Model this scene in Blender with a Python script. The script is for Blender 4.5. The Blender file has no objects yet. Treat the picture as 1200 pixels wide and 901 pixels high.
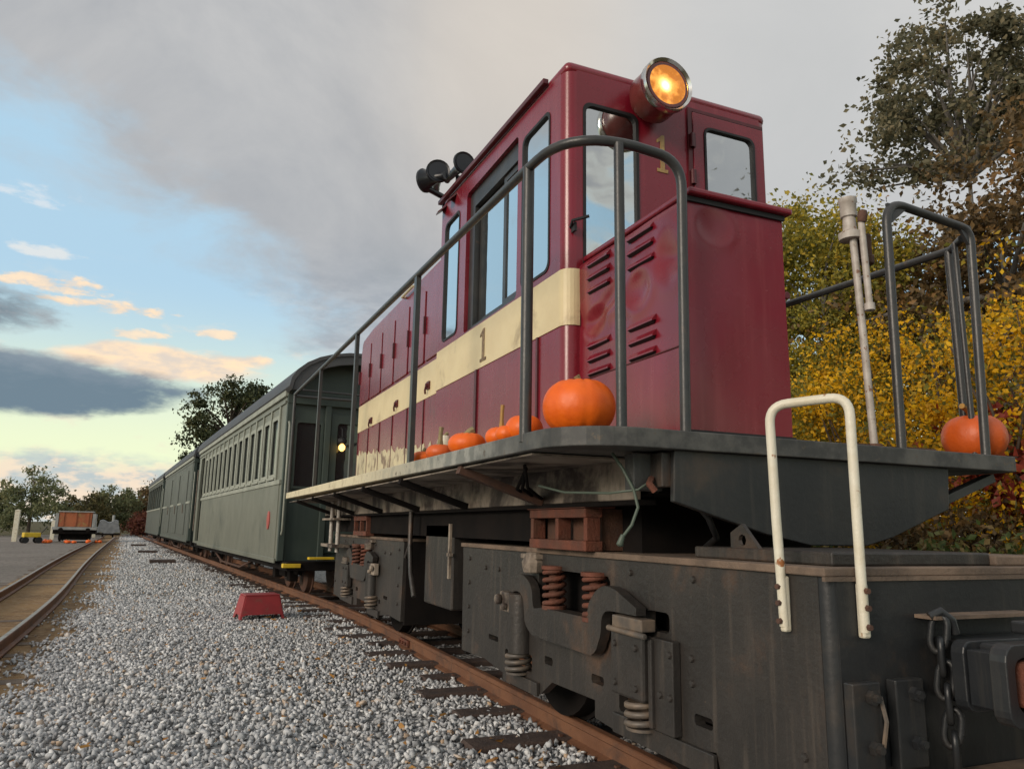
import bpy, bmesh, math, random
import numpy as np
from mathutils import Vector, Matrix
from mathutils.geometry import tessellate_polygon
rnd = random.Random(7)
R = math.radians
S = bpy.context.scene
COL = S.collection

# ------------------------------------------------------------------ camera
cd = bpy.data.cameras.new("camera"); cam = bpy.data.objects.new("camera", cd); COL.objects.link(cam)
cd.sensor_fit = 'HORIZONTAL'; cd.sensor_width = 36; cd.lens = 26.55; cd.clip_start = 0.05; cd.clip_end = 3000
fy = Vector((215 - 600, 613 - 450.5, 885)).normalized()       # direction of the track axis in lens space
hz = Vector((1, .0168, 0))
up = fy.cross(hz).normalized()
if up.y > 0: up = -up
rt = fy.cross(up)
m = Matrix((rt, fy, up))                                      # rows: world X, Y, Z
cam.matrix_world = Matrix(((m[0][0], -m[0][1], -m[0][2], 0), (m[1][0], -m[1][1], -m[1][2], 0),
                           (m[2][0], -m[2][1], -m[2][2], .92), (0, 0, 0, 1)))
S.camera = cam

# ------------------------------------------------------------------ light, sky
S.view_settings.view_transform = 'Standard'; S.view_settings.look = 'None'
S.view_settings.exposure = 0.48; S.view_settings.gamma = 1
SUN_EL, SUN_AZ = R(20), R(-112)       # azimuth from +Y towards +X
sd = bpy.data.lights.new("sun", 'SUN'); sd.energy = 1.6; sd.angle = R(24); sd.color = (1, .86, .72)
so = bpy.data.objects.new("sun", sd); COL.objects.link(so)
tosun = Vector((math.sin(SUN_AZ) * math.cos(SUN_EL), math.cos(SUN_AZ) * math.cos(SUN_EL), math.sin(SUN_EL)))
so.rotation_euler = tosun.to_track_quat('Z', 'Y').to_euler(); so.location = (-20, 0, 20)

W = bpy.data.worlds.new("World"); S.world = W; W.use_nodes = True
nt = W.node_tree; nt.nodes.clear()
class G:
    """small helper for shader maths"""
    def __init__(s, nt): s.nt = nt
    def n(s, t, **k):
        o = s.nt.nodes.new(t)
        for a, b in k.items(): setattr(o, a, b)
        return o
    def put(s, sock, v):
        if isinstance(v, bpy.types.NodeSocket): s.nt.links.new(v, sock)
        elif v is not None: sock.default_value = v
    def m(s, op, a, b=None, c=None, clamp=False):
        o = s.n('ShaderNodeMath', operation=op, use_clamp=clamp)
        for i, v in enumerate((a, b, c)): s.put(o.inputs[i], v)
        return o.outputs[0]
    def mix(s, f, a, b, blend='MIX'):
        o = s.n('ShaderNodeMix', data_type='RGBA', blend_type=blend)
        s.put(o.inputs[0], f)
        for i, v in ((6, a), (7, b)):
            s.put(o.inputs[i], (*v, 1) if isinstance(v, tuple) and len(v) == 3 else v)
        return o.outputs[2]
    def noise(s, vec, scale, detail=4, rough=.55, dist=0):
        o = s.n('ShaderNodeTexNoise')
        s.put(o.inputs['Vector'], vec); s.put(o.inputs['Scale'], scale); s.put(o.inputs['Detail'], detail)
        s.put(o.inputs['Roughness'], rough); s.put(o.inputs['Distortion'], dist)
        return o.outputs[0]
    def smooth(s, v, a, b):
        o = s.n('ShaderNodeMapRange', interpolation_type='SMOOTHSTEP')
        s.put(o.inputs[0], v); o.inputs[1].default_value = a; o.inputs[2].default_value = b
        return o.outputs[0]
    def ramp(s, v, stops):
        o = s.n('ShaderNodeValToRGB'); e = o.color_ramp.elements
        while len(e) < len(stops): e.new(.5)
        for q, (p, c) in zip(e, stops): q.position = p; q.color = (*c, 1)
        s.put(o.inputs[0], v); return o.outputs[0]
    def curve(s, v, lo, hi, pts):
        o = s.n('ShaderNodeMapRange'); s.put(o.inputs[0], v); o.inputs[1].default_value = lo; o.inputs[2].default_value = hi
        f = s.n('ShaderNodeFloatCurve'); c = f.mapping.curves[0]
        P = [((x - lo) / (hi - lo), y) for x, y in pts]
        c.points[0].location = P[0]; c.points[1].location = P[-1]
        for p in P[1:-1]: c.points.new(*p)
        f.mapping.update(); s.put(f.inputs['Value'], o.outputs[0]); return f.outputs[0]
    def comb(s, x, y, z=0.0):
        o = s.n('ShaderNodeCombineXYZ')
        for i, v in enumerate((x, y, z)): s.put(o.inputs[i], v)
        return o.outputs[0]
g = G(nt)
skt = g.n('ShaderNodeTexSky', sky_type='NISHITA', sun_disc=False, sun_elevation=SUN_EL, sun_rotation=SUN_AZ,
          air_density=1.1, dust_density=.6, ozone_density=1.6)
tc = g.n('ShaderNodeTexCoord'); sp = g.n('ShaderNodeSeparateXYZ'); nt.links.new(tc.outputs['Generated'], sp.inputs[0])
X_, Y_, Z_ = sp.outputs
az = g.m('MULTIPLY', g.m('ARCTAN2', X_, Y_), 57.29578)
el = g.m('MULTIPLY', g.m('ARCSINE', Z_), 57.29578)
zc = g.m('ADD', g.m('MAXIMUM', Z_, 0.0), .16)
flat = g.comb(g.m('DIVIDE', X_, zc), g.m('DIVIDE', Y_, zc))          # cloud layer seen in perspective
n_big = g.noise(flat, 1.1, 8, .62, .6)
n_mid = g.noise(flat, 2.3, 6, .6, .3)
polar = g.comb(g.m('MULTIPLY', az, .06), g.m('MULTIPLY', el, .16))
n_pol = g.noise(polar, 2.2, 7, .6, .2)
n_fin = g.noise(polar, 6.5, 6, .6, .1)
C10 = lambda c: tuple(v * 10 for v in c)
hor = g.smooth(el, 9.5, 1.0)
clear = g.mix(.86, skt.outputs[0], g.mix(g.smooth(el, 4, 17), C10((.82, .88, .58)), C10((.42, .61, .75))))
clear = g.mix(g.m('MULTIPLY', g.smooth(el, 15, 36), .6), clear, C10((.36, .56, .72)))
sky = clear
def cloudlet(sky, a0, e0, wa, we, k, lo, hi, col, nz=None, alpha=1.0):
    u = g.m('POWER', g.m('ABSOLUTE', g.m('DIVIDE', g.m('SUBTRACT', az, a0), wa)), 2)
    v = g.m('POWER', g.m('ABSOLUTE', g.m('DIVIDE', g.m('SUBTRACT', el, e0), we)), 2)
    d = g.m('SUBTRACT', 1.0, g.m('ADD', u, v))
    d = g.m('ADD', d, g.m('MULTIPLY', g.m('SUBTRACT', nz or n_pol, .5), k))
    return g.mix(g.m('MULTIPLY', g.smooth(d, lo, hi), alpha), sky, col)
# scattered small evening clouds near the horizon, all round
low = g.m('MULTIPLY', g.smooth(n_pol, .53, .66), g.m('MULTIPLY', g.smooth(el, 19, 12), g.smooth(el, 1, 4)))
sky = g.mix(g.m('MULTIPLY', low, .55), sky, C10((.78, .66, .54)))
# low violet bank at the horizon
bank = g.smooth(g.m('ADD', el, g.m('MULTIPLY', g.m('SUBTRACT', n_pol, .5), 5)), 4.7, 3.0)
sky = g.mix(g.m('MULTIPLY', bank, .75), sky, g.mix(g.smooth(n_fin, .42, .6), C10((.34, .40, .50)), C10((.80, .60, .50))))
peach = g.mix(g.smooth(n_fin, .35, .65), C10((.66, .58, .50)), C10((.92, .70, .48)))
sky = cloudlet(sky, -2, 10.9, 8.5, 1.5, 2.6, .1, .7, peach)
sky = cloudlet(sky, -6, 14.2, 6, .6, 3.0, .4, 1.0, peach, n_fin)
sky = cloudlet(sky, 3.5, 11.6, 2.2, .6, 2.2, .3, .9, peach, n_fin)
sky = cloudlet(sky, -9.5, 15.2, 4.2, .8, 3.4, .3, .9, peach, n_fin, .9)
sky = cloudlet(sky, 1.0, 13.2, 2.4, .5, 3.2, .4, 1.0, peach, n_fin, .85)
sky = cloudlet(sky, -4.5, 12.6, 3.0, .5, 3.4, .4, 1.0, peach, n_fin, .8)
sky = cloudlet(sky, -11, 20.5, 4.0, 1.0, 3.2, .5, 1.2, C10((.72, .72, .72)), n_fin, .55)
sky = cloudlet(sky, -10, 17.2, 3, .7, 3.0, .4, 1.1, C10((.74, .72, .68)), n_fin, .7)
dk = g.mix(g.smooth(g.m('ADD', el, g.m('MULTIPLY', n_fin, 3)), 10, 12.6), C10((.145, .205, .255)), C10((.24, .285, .33)))
sky = cloudlet(sky, -13.5, 8.7, 15.5, 2.3, 1.9, .0, .55, dk, g.m('ADD', g.m('MULTIPLY', n_pol, .6), g.m('MULTIPLY', n_fin, .4)))
dk2 = g.mix(g.smooth(n_fin, .4, .6), C10((.175, .225, .265)), C10((.30, .335, .36)))
sky = cloudlet(sky, -18, 13.2, 10.5, 2.1, 2.4, .0, .6, dk2, g.m('ADD', g.m('MULTIPLY', n_pol, .5), g.m('MULTIPLY', n_fin, .5)))
# the big grey deck overhead
edge = g.m('MULTIPLY', g.curve(az, -180, 180, [(-180, .30), (-80, .34), (-45, .42), (-26, .56), (-14, .53), (-4.6, .44), (1, .40), (6, .31), (12, .22),
                                                (20, .18), (34, .22), (46, .34), (58, .36), (75, .3), (180, .30)]), 50)
dd = g.m('ADD', g.m('SUBTRACT', el, edge), g.m('MULTIPLY', g.m('SUBTRACT', n_mid, .5), 20))
deckm = g.smooth(dd, -3.5, 4.5)
deck = g.ramp(n_big, [(.26, C10((.235, .26, .285))), (.45, C10((.335, .35, .375))), (.58, C10((.43, .435, .445))), (.74, C10((.58, .57, .56)))])
warm = g.m('MULTIPLY', g.curve(az, -180, 180, [(-180, .3), (-20, .1), (0, .12), (14, .5), (24, .85), (34, .6), (48, .25), (90, .3), (180, .3)]), g.smooth(el, 14, 34))
deck = g.mix(g.m('MULTIPLY', warm, .8), deck, C10((.66, .585, .50)))
rightg = g.m('MULTIPLY', g.curve(az, -180, 180, [(-180, .0), (24, .0), (40, .75), (70, .7), (120, .2), (180, .0)]), .8)
deck = g.mix(rightg, deck, C10((.56, .56, .55)))
bluish = g.m('MULTIPLY', g.smooth(el, 22, 12), .55)
deck = g.mix(bluish, deck, g.mix(g.smooth(n_fin, .36, .64), C10((.29, .34, .40)), C10((.46, .50, .54))))
gap = g.m('MULTIPLY', g.smooth(g.noise(flat, 1.7, 7, .6, .5), .49, .64), g.smooth(g.m('ABSOLUTE', az), 98, 128))
deck = g.mix(g.m('MULTIPLY', g.m('MULTIPLY', gap, g.m('SUBTRACT', 1.0, gap)), 2.6, clamp=True), deck, C10((.86, .74, .56)))
sky = g.mix(g.m('MULTIPLY', g.m('MULTIPLY', deckm, .97), g.m('SUBTRACT', 1.0, gap)), sky, deck)
bg = g.n('ShaderNodeBackground'); nt.links.new(sky, bg.inputs[0]); bg.inputs[1].default_value = .085
ow = g.n('ShaderNodeOutputWorld'); nt.links.new(bg.outputs[0], ow.inputs[0])

# ------------------------------------------------------------------ materials
MATS = {}
def mat(name, base, rough=.5, metal=0.0, var=None, vs=6.0, dirt=None, ds=2.0, dlo=.5, dhi=.7, bump=0.0, bs=60.0, coat=0.0,
        spots=None, ss=30.0, slo=.66, streak=None, spec=.5, island=None):
    """painted / worn surface: base colour, slow variation, dirt patches, small spots, vertical run marks, fine relief"""
    M = bpy.data.materials.new(name); M.use_nodes = True; t = M.node_tree; t.nodes.clear(); q = G(t)
    o = q.n('ShaderNodeTexCoord').outputs['Object']
    c = (*base, 1)
    if island:
        r = q.n('ShaderNodeNewGeometry').outputs['Random Per Island']
        c = q.ramp(r, island)
    if var: c = q.mix(q.smooth(q.noise(o, vs, 5), .32, .68), c if island else base, var)
    if dirt: c = q.mix(q.smooth(q.noise(o, ds, 8, .65, .3), dlo, dhi), c if not isinstance(c, tuple) else base, dirt)
    if streak:
        mp = q.n('ShaderNodeMapping'); t.links.new(o, mp.inputs[0]); mp.inputs['Scale'].default_value = (14, 14, .9)
        c = q.mix(q.m('MULTIPLY', q.smooth(q.noise(mp.outputs[0], 1.6, 6, .6), .52, .75), .75), c if not isinstance(c, tuple) else base, streak)
    if spots: c = q.mix(q.smooth(q.noise(o, ss, 4, .6), slo, slo + .06), c if not isinstance(c, tuple) else base, spots)
    b = q.n('ShaderNodeBsdfPrincipled')
    q.put(b.inputs['Base Color'], c if not isinstance(c, tuple) else (*base, 1))
    b.inputs['Metallic'].default_value = metal; b.inputs['Specular IOR Level'].default_value = spec
    q.put(b.inputs['Roughness'], q.m('ADD', rough - .08, q.m('MULTIPLY', q.noise(o, vs * 2, 5), .16), clamp=True))
    b.inputs['Coat Weight'].default_value = coat; b.inputs['Coat Roughness'].default_value = .22
    if bump:
        bm_ = q.n('ShaderNodeBump'); bm_.inputs['Strength'].default_value = min(1, bump); bm_.inputs['Distance'].default_value = .01 * max(1, bump)
        q.put(bm_.inputs['Height'], q.noise(o, bs, 6, .6)); t.links.new(bm_.outputs[0], b.inputs['Normal'])
    out = q.n('ShaderNodeOutputMaterial'); t.links.new(b.outputs[0], out.inputs[0])
    MATS[name] = M; return M
def leafmat(name, stops, trans=.35, nv=.5):
    M = bpy.data.materials.new(name); M.use_nodes = True; t = M.node_tree; t.nodes.clear(); q = G(t)
    r = q.n('ShaderNodeNewGeometry').outputs['Random Per Island']
    o = q.n('ShaderNodeTexCoord').outputs['Object']
    f = q.m('ADD', q.m('MULTIPLY', r, .62), q.m('MULTIPLY', q.m('SUBTRACT', q.noise(o, nv, 3), .31), 1.0), clamp=True)
    c = q.ramp(f, stops)
    d = q.n('ShaderNodeBsdfPrincipled'); t.links.new(c, d.inputs[0]); d.inputs['Roughness'].default_value = .55
    d.inputs['Specular IOR Level'].default_value = .3
    tr = q.n('ShaderNodeBsdfTranslucent'); t.links.new(c, tr.inputs[0])
    ms = q.n('ShaderNodeMixShader'); ms.inputs[0].default_value = trans
    t.links.new(d.outputs[0], ms.inputs[1]); t.links.new(tr.outputs[0], ms.inputs[2])
    out = q.n('ShaderNodeOutputMaterial'); t.links.new(ms.outputs[0], out.inputs[0]); MATS[name] = M; return M
def glassmat(name, tint, refl=.25, see=.6):
    M = bpy.data.materials.new(name); M.use_nodes = True; t = M.node_tree; t.nodes.clear(); q = G(t)
    gl = q.n('ShaderNodeBsdfGlossy'); gl.inputs[0].default_value = (.92, .96, .96, 1); gl.inputs['Roughness'].default_value = .02
    tr = q.n('ShaderNodeBsdfTransparent'); tr.inputs[0].default_value = (*tint, 1)
    di = q.n('ShaderNodeBsdfDiffuse'); di.inputs[0].default_value = (.06, .07, .07, 1)
    a = q.n('ShaderNodeMixShader'); a.inputs[0].default_value = see
    t.links.new(di.outputs[0], a.inputs[1]); t.links.new(tr.outputs[0], a.inputs[2])
    fr = q.n('ShaderNodeFresnel'); fr.inputs[0].default_value = 1.6
    o = q.n('ShaderNodeTexCoord').outputs['Object']
    bm_ = q.n('ShaderNodeBump'); bm_.inputs['Strength'].default_value = .08; bm_.inputs['Distance'].default_value = .02
    q.put(bm_.inputs['Height'], q.noise(o, 3.0, 2)); t.links.new(bm_.outputs[0], gl.inputs['Normal'])
    b = q.n('ShaderNodeMixShader'); q.put(b.inputs[0], q.m('ADD', fr.outputs[0], refl, clamp=True))
    t.links.new(a.outputs[0], b.inputs[1]); t.links.new(gl.outputs[0], b.inputs[2])
    out = q.n('ShaderNodeOutputMaterial'); t.links.new(b.outputs[0], out.inputs[0]); MATS[name] = M; return M
def emis(name, col, st):
    M = bpy.data.materials.new(name); M.use_nodes = True; b = M.node_tree.nodes['Principled BSDF']
    b.inputs['Base Color'].default_value = (*col, 1); b.inputs['Emission Color'].default_value = (*col, 1)
    b.inputs['Emission Strength'].default_value = st; MATS[name] = M; return M

RED = mat('maroon_paint', (.205, .008, .022), .27, var=(.18, .008, .017), vs=3, dirt=(.11, .02, .02), ds=1.6, dlo=.56, dhi=.8, bump=.12, bs=7,
          coat=.28, spots=(.34, .20, .17), ss=26, slo=.74, streak=(.25, .03, .04))
REDD = mat('dark_maroon_paint', (.10, .010, .016), .4, var=(.07, .01, .012), bump=.1, bs=20)
CREAM = mat('cream_stripe_paint', (.74, .62, .37), .45, var=(.68, .56, .33), vs=5, dirt=(.42, .33, .19), ds=4, dlo=.55, dhi=.75, bump=.15, bs=30)
MCREAM = mat('mottled_cream', (.62, .55, .36), .6, var=(.50, .44, .30), vs=9, dirt=(.20, .14, .10), ds=5, dlo=.52, dhi=.66, bump=.2)
GOLD = mat('gold_leaf_paint', (.46, .33, .12), .5, var=(.32, .18, .07), vs=30)
BROWNP = mat('worn_lettering', (.13, .085, .05), .7, var=(.3, .22, .13), vs=40)
RAILB = mat('black_pipe_paint', (.030, .032, .034), .38, var=(.045, .044, .042), vs=10, dirt=(.09, .06, .045), ds=12, dlo=.62, dhi=.74, bump=.1, bs=90)
FRAME = mat('grimy_frame_paint', (.027, .024, .022), .45, var=(.040, .034, .030), vs=3, dirt=(.095, .056, .036), ds=3, dlo=.54, dhi=.72, bump=.3, bs=45, streak=(.085, .068, .055), spots=(.13, .09, .06), ss=40, slo=.72)
FRONT = mat('black_front_paint', (.014, .016, .019), .40, var=(.024, .025, .026), vs=3, dirt=(.060, .045, .034), ds=3, dlo=.55, dhi=.74, bump=.12, bs=40, streak=(.045, .042, .038), spots=(.12, .09, .07), ss=60, slo=.74)
DECKM = mat('deck_edge_paint', (.045, .046, .045), .5, var=(.075, .075, .07), vs=5, dirt=(.13, .10, .07), ds=5, dlo=.55, dhi=.7, bump=.3, streak=(.11, .105, .095))
DECKW = mat('deck_edge_pale', (.34, .33, .29), .55, var=(.46, .44, .36), vs=4, dirt=(.12, .10, .08), ds=7, dlo=.54, dhi=.68, bump=.3)
SOFFIT = mat('pale_underframe', (.26, .21, .165), .6, var=(.36, .30, .24), vs=5, dirt=(.045, .032, .026), ds=3, dlo=.42, dhi=.60, bump=.2)
DARK = mat('dark_underframe', (.010, .009, .009), .9, var=(.016, .013, .012), spec=.08)
RUST = mat('rusty_steel', (.165, .050, .027), .75, var=(.10, .038, .024), vs=12, dirt=(.12, .05, .03), ds=6, bump=.5, bs=80)
RUSTD = mat('dark_rust', (.11, .05, .03), .75, var=(.07, .04, .03), vs=9, bump=.4, bs=70)
DUST = mat('dusty_plate', (.20, .14, .10), .8, var=(.11, .08, .06), vs=7, bump=.4, bs=70)
RAILM = mat('rusty_rail', (.135, .058, .030), .62, var=(.19, .085, .042), vs=4, dirt=(.085, .045, .03), ds=5, dlo=.5, dhi=.7, bump=.35, bs=60)
RAILTOP = mat('worn_rail_head', (.30, .25, .20), .35, metal=.6, var=(.20, .14, .10), vs=8)
TIE = mat('old_tie_wood', (.045, .030, .026), .85, var=(.075, .05, .04), vs=9, bump=.8, bs=50)
TIEB = mat('bleached_tie_wood', (.17, .13, .095), .9, var=(.11, .08, .06), vs=8, bump=.8, bs=50)
STEEL = mat('worn_steel', (.10, .088, .078), .5, metal=.2, var=(.20, .15, .11), vs=14)
CHROME = mat('headlight_rim_metal', (.72, .70, .66), .2, metal=1.0)
HEADB = mat('headlight_barrel_paint', (.11, .018, .018), .28, var=(.15, .03, .025), coat=.5)
WHITEP = mat('chipped_white_paint', (.72, .68, .56), .45, var=(.64, .58, .44), vs=12, spots=(.30, .11, .03), ss=16, slo=.62, bump=.2)
POLE = mat('weathered_white_pole', (.50, .46, .42), .5, var=(.36, .32, .28), vs=18, spots=(.22, .12, .08), ss=30, slo=.62)
ORANGE = mat('pumpkin_skin', (.86, .145, .004), .45, var=(.76, .115, .004), vs=14, spots=(.52, .14, .02), ss=46, slo=.72, bump=.25, bs=26)
ORANGE2 = mat('pumpkin_skin_deep', (.66, .11, .012), .45, var=(.55, .09, .012), vs=10, dirt=(.5, .2, .05), ds=8, dlo=.6, dhi=.8, bump=.3, bs=30)
STEM = mat('pumpkin_stem', (.19, .17, .09), .8, var=(.30, .24, .12), vs=30, bump=.5)
STEMO = mat('pumpkin_stem_yellow', (.45, .24, .05), .7, var=(.35, .2, .06), vs=30)
GOURD = mat('white_gourd_skin', (.72, .68, .55), .5, var=(.6, .58, .42), vs=20)
GREEN = mat('coach_green_paint', (.165, .172, .138), .42, var=(.14, .148, .118), vs=1.5, dirt=(.075, .085, .07), ds=1.2, bump=.15, bs=20, streak=(.20, .205, .17))
GREEN2 = mat('dark_coach_paint', (.085, .095, .082), .5, var=(.07, .08, .07), vs=1.5, bump=.15, bs=20, streak=(.11, .12, .105))
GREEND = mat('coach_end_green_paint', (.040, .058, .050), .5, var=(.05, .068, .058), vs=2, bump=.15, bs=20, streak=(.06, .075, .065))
GREENL = mat('coach_trim_paint', (.33, .345, .29), .5, var=(.25, .265, .22), vs=3)
ROOF = mat('coach_roof_canvas', (.050, .052, .058), .6, var=(.065, .066, .07), vs=2, bump=.3, bs=25)
BLACK = mat('black_rubber', (.012, .012, .013), .6)
WIN_D = glassmat('coach_window_glass', (.10, .12, .12), .0, .6)
WIN = glassmat('cab_window_glass', (.72, .80, .80), .60, .75)
YELLOW = mat('yellow_paint', (.75, .52, .03), .5, var=(.6, .4, .03))
STOOL = mat('red_step_paint', (.33, .035, .040), .5, var=(.27, .03, .035), vs=6, dirt=(.20, .08, .06), ds=7, dlo=.56, dhi=.74, bump=.2)
LEADP = mat('red_plaque_paint', (.42, .10, .08), .5, var=(.35, .07, .06))
WIRE = mat('green_cable', (.075, .10, .075), .5)
BLACKHORN = mat('horn_black', (.012, .013, .017), .35)
STONE = mat('ballast_stone', (.3, .3, .3), .8, dirt=(.38, .25, .14), ds=1.3, dlo=.60, dhi=.80, bump=.3, bs=60,
            island=[(0, (.25, .255, .265)), (.25, (.37, .38, .39)), (.5, (.46, .47, .48)), (.75, (.57, .575, .58)), (.93, (.76, .76, .75)), (.972, (.48, .34, .22)), (1, (.36, .30, .25))])
BARK = mat('tree_bark', (.10, .075, .055), .9, var=(.06, .045, .035), vs=8, bump=.8, bs=30)
BARKG = mat('grey_tree_bark', (.17, .155, .14), .9, var=(.10, .09, .08), vs=8, bump=.8, bs=30)
CANVAS = mat('grey_canvas', (.22, .23, .24), .8, var=(.15, .16, .17), vs=4, bump=.3)
BIN = mat('rusty_orange_bin_paint', (.42, .13, .05), .65, var=(.30, .09, .04), vs=2, dirt=(.35, .24, .08), ds=2, bump=.2)
PALE = mat('pale_grey_paint', (.36, .37, .36), .6, var=(.28, .29, .28), vs=3)

def groundmat(name, a, b, c, s1, s2, bump=1.0, bs=60, vor=None):
    M = bpy.data.materials.new(name); M.use_nodes = True; t = M.node_tree; t.nodes.clear(); q = G(t)
    o = q.n('ShaderNodeTexCoord').outputs['Object']
    col = q.mix(q.smooth(q.noise(o, s1, 6, .6), .38, .62), a, b)
    col = q.mix(q.m('MULTIPLY', q.smooth(q.noise(o, s2, 8, .7), .46, .62), .8), col, c)
    h = q.noise(o, bs, 8, .7)
    if vor:
        v = q.n('ShaderNodeTexVoronoi'); t.links.new(o, v.inputs['Vector']); v.inputs['Scale'].default_value = vor
        bw = q.n('ShaderNodeRGBToBW'); t.links.new(v.outputs['Color'], bw.inputs[0])
        col = q.mix(.75, col, q.ramp(bw.outputs[0], [(.1, (.10, .10, .10)), (.4, (.28, .28, .28)), (.7, (.46, .46, .45)), (1, (.62, .61, .58))]))
        h = q.m('SUBTRACT', 1.0, q.m('MULTIPLY', v.outputs['Distance'], 1.0))
    p = q.n('ShaderNodeBsdfPrincipled'); t.links.new(col, p.inputs[0]); p.inputs['Roughness'].default_value = .95; p.inputs['Specular IOR Level'].default_value = .2
    bm_ = q.n('ShaderNodeBump'); bm_.inputs['Strength'].default_value = bump; bm_.inputs['Distance'].default_value = .03
    q.put(bm_.inputs['Height'], h); t.links.new(bm_.outputs[0], p.inputs['Normal'])
    out = q.n('ShaderNodeOutputMaterial'); t.links.new(p.outputs[0], out.inputs[0]); return M
G_FIELD = groundmat('field_ground', (.10, .085, .045), (.075, .08, .035), (.13, .09, .05), .4, 3)
G_LOT = groundmat('lot_gravel', (.21, .19, .17), (.26, .235, .21), (.14, .12, .105), .35, 9, .8, 40)
G_DIRT = groundmat('brown_dirt', (.37, .235, .115), (.22, .14, .075), (.42, .31, .19), 1.2, 14, 1.0, 45)
G_BALL = groundmat('ballast_ground', (.20, .20, .20), (.28, .28, .275), (.12, .12, .12), 1.0, 20, 1.0, 40, 26.0)

# ------------------------------------------------------------------ mesh helpers
def topof(o):
    while o is not None and o.parent is not None: o = o.parent
    return o
class MB:
    def __init__(s): s.v = []; s.f = []; s.mi = []
    def add(s, v, f, k=0):
        n = len(s.v); s.v += [tuple(p) for p in v]; s.f += [tuple(i + n for i in q) for q in f]; s.mi += [k] * len(f); return s
    def box(s, lo, hi, k=0):
        x0, y0, z0 = lo; x1, y1, z1 = hi
        return s.add([(x0, y0, z0), (x1, y0, z0), (x1, y1, z0), (x0, y1, z0), (x0, y0, z1), (x1, y0, z1), (x1, y1, z1), (x0, y1, z1)],
                     [(0, 3, 2, 1), (4, 5, 6, 7), (0, 1, 5, 4), (1, 2, 6, 5), (2, 3, 7, 6), (3, 0, 4, 7)], k)
    def obox(s, c, ax, ay, az, k=0):
        c = Vector(c); ax, ay, az = Vector(ax), Vector(ay), Vector(az)
        P = [c + ax * i + ay * j + az * l for l in (-1, 1) for i, j in ((-1, -1), (1, -1), (1, 1), (-1, 1))]
        return s.add(P, [(0, 3, 2, 1), (4, 5, 6, 7), (0, 1, 5, 4), (1, 2, 6, 5), (2, 3, 7, 6), (3, 0, 4, 7)], k)
    def bar(s, a, b, w, h, k=0, up=(0, 0, 1)):
        a, b = Vector(a), Vector(b); d = b - a; L = d.length; d.normalize()
        u = Vector(up); sd_ = d.cross(u)
        if sd_.length < 1e-4: sd_ = d.cross(Vector((1, 0, 0)))
        sd_.normalize(); u = sd_.cross(d)
        return s.obox((a + b) / 2, d * L / 2, sd_ * w / 2, u * h / 2, k)
    def plate(s, loops, fn, w0, w1, k=0):
        """flat sheet with holes, loops in (u,v), thickness from w0 to w1, fn maps (u,v,w) to a point"""
        flat = [p for l in loops for p in l]
        tris = tessellate_polygon([[Vector((a, b, 0)) for a, b in l] for l in loops])
        n = len(flat); v = [fn(a, b, w0) for a, b in flat] + [fn(a, b, w1) for a, b in flat]
        f = [tuple(t) for t in tris] + [tuple(i + n for i in reversed(t)) for t in tris]
        o = 0
        for l in loops:
            c = len(l)
            for i in range(c):
                a, b = o + i, o + (i + 1) % c
                f.append((a, b, b + n, a + n))
            o += c
        return s.add(v, f, k)
    def tube(s, pts, r, seg=10, k=0, caps=True):
        pts = [Vector(p) for p in pts]; rings = []
        rr = r if isinstance(r, (list, tuple)) else [r] * len(pts)
        t0 = (pts[1] - pts[0]).normalized()
        nrm = t0.orthogonal().normalized()
        base = len(s.v)
        for i, p in enumerate(pts):
            a = pts[max(i - 1, 0)]; b = pts[min(i + 1, len(pts) - 1)]
            t = (b - a).normalized()
            nrm = (nrm - t * nrm.dot(t)).normalized(); bi = t.cross(nrm)
            s.v += [tuple(p + (nrm * math.cos(2 * math.pi * j / seg) + bi * math.sin(2 * math.pi * j / seg)) * rr[i]) for j in range(seg)]
        for i in range(len(pts) - 1):
            for j in range(seg):
                a = base + i * seg + j; b = base + i * seg + (j + 1) % seg
                s.f.append((a, b, b + seg, a + seg)); s.mi.append(k)
        if caps:
            s.f.append(tuple(base + j for j in reversed(range(seg)))); s.mi.append(k)
            s.f.append(tuple(base + (len(pts) - 1) * seg + j for j in range(seg))); s.mi.append(k)
        return s
    def lathe(s, prof, o, axis, seg=24, k=0, closed=False):
        """prof: list of (distance along axis, radius)"""
        o = Vector(o); ax = Vector(axis).normalized(); u = ax.orthogonal().normalized(); w = ax.cross(u); base = len(s.v)
        for t, r in prof:
            s.v += [tuple(o + ax * t + (u * math.cos(2 * math.pi * j / seg) + w * math.sin(2 * math.pi * j / seg)) * r) for j in range(seg)]
        for i in range(len(prof) - 1):
            for j in range(seg):
                a = base + i * seg + j; b = base + i * seg + (j + 1) % seg
                s.f.append((a, b, b + seg, a + seg)); s.mi.append(k)
        if not closed:
            s.f.append(tuple(base + j for j in reversed(range(seg)))); s.mi.append(k)
            s.f.append(tuple(base + (len(prof) - 1) * seg + j for j in range(seg))); s.mi.append(k)
        return s
    def grid(s, fn, nu, nv, k=0):
        base = len(s.v)
        for j in range(nv + 1):
            for i in range(nu + 1): s.v.append(tuple(fn(i / nu, j / nv)))
        for j in range(nv):
            for i in range(nu):
                a = base + j * (nu + 1) + i
                s.f.append((a, a + 1, a + nu + 2, a + nu + 1)); s.mi.append(k)
        return s
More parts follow.
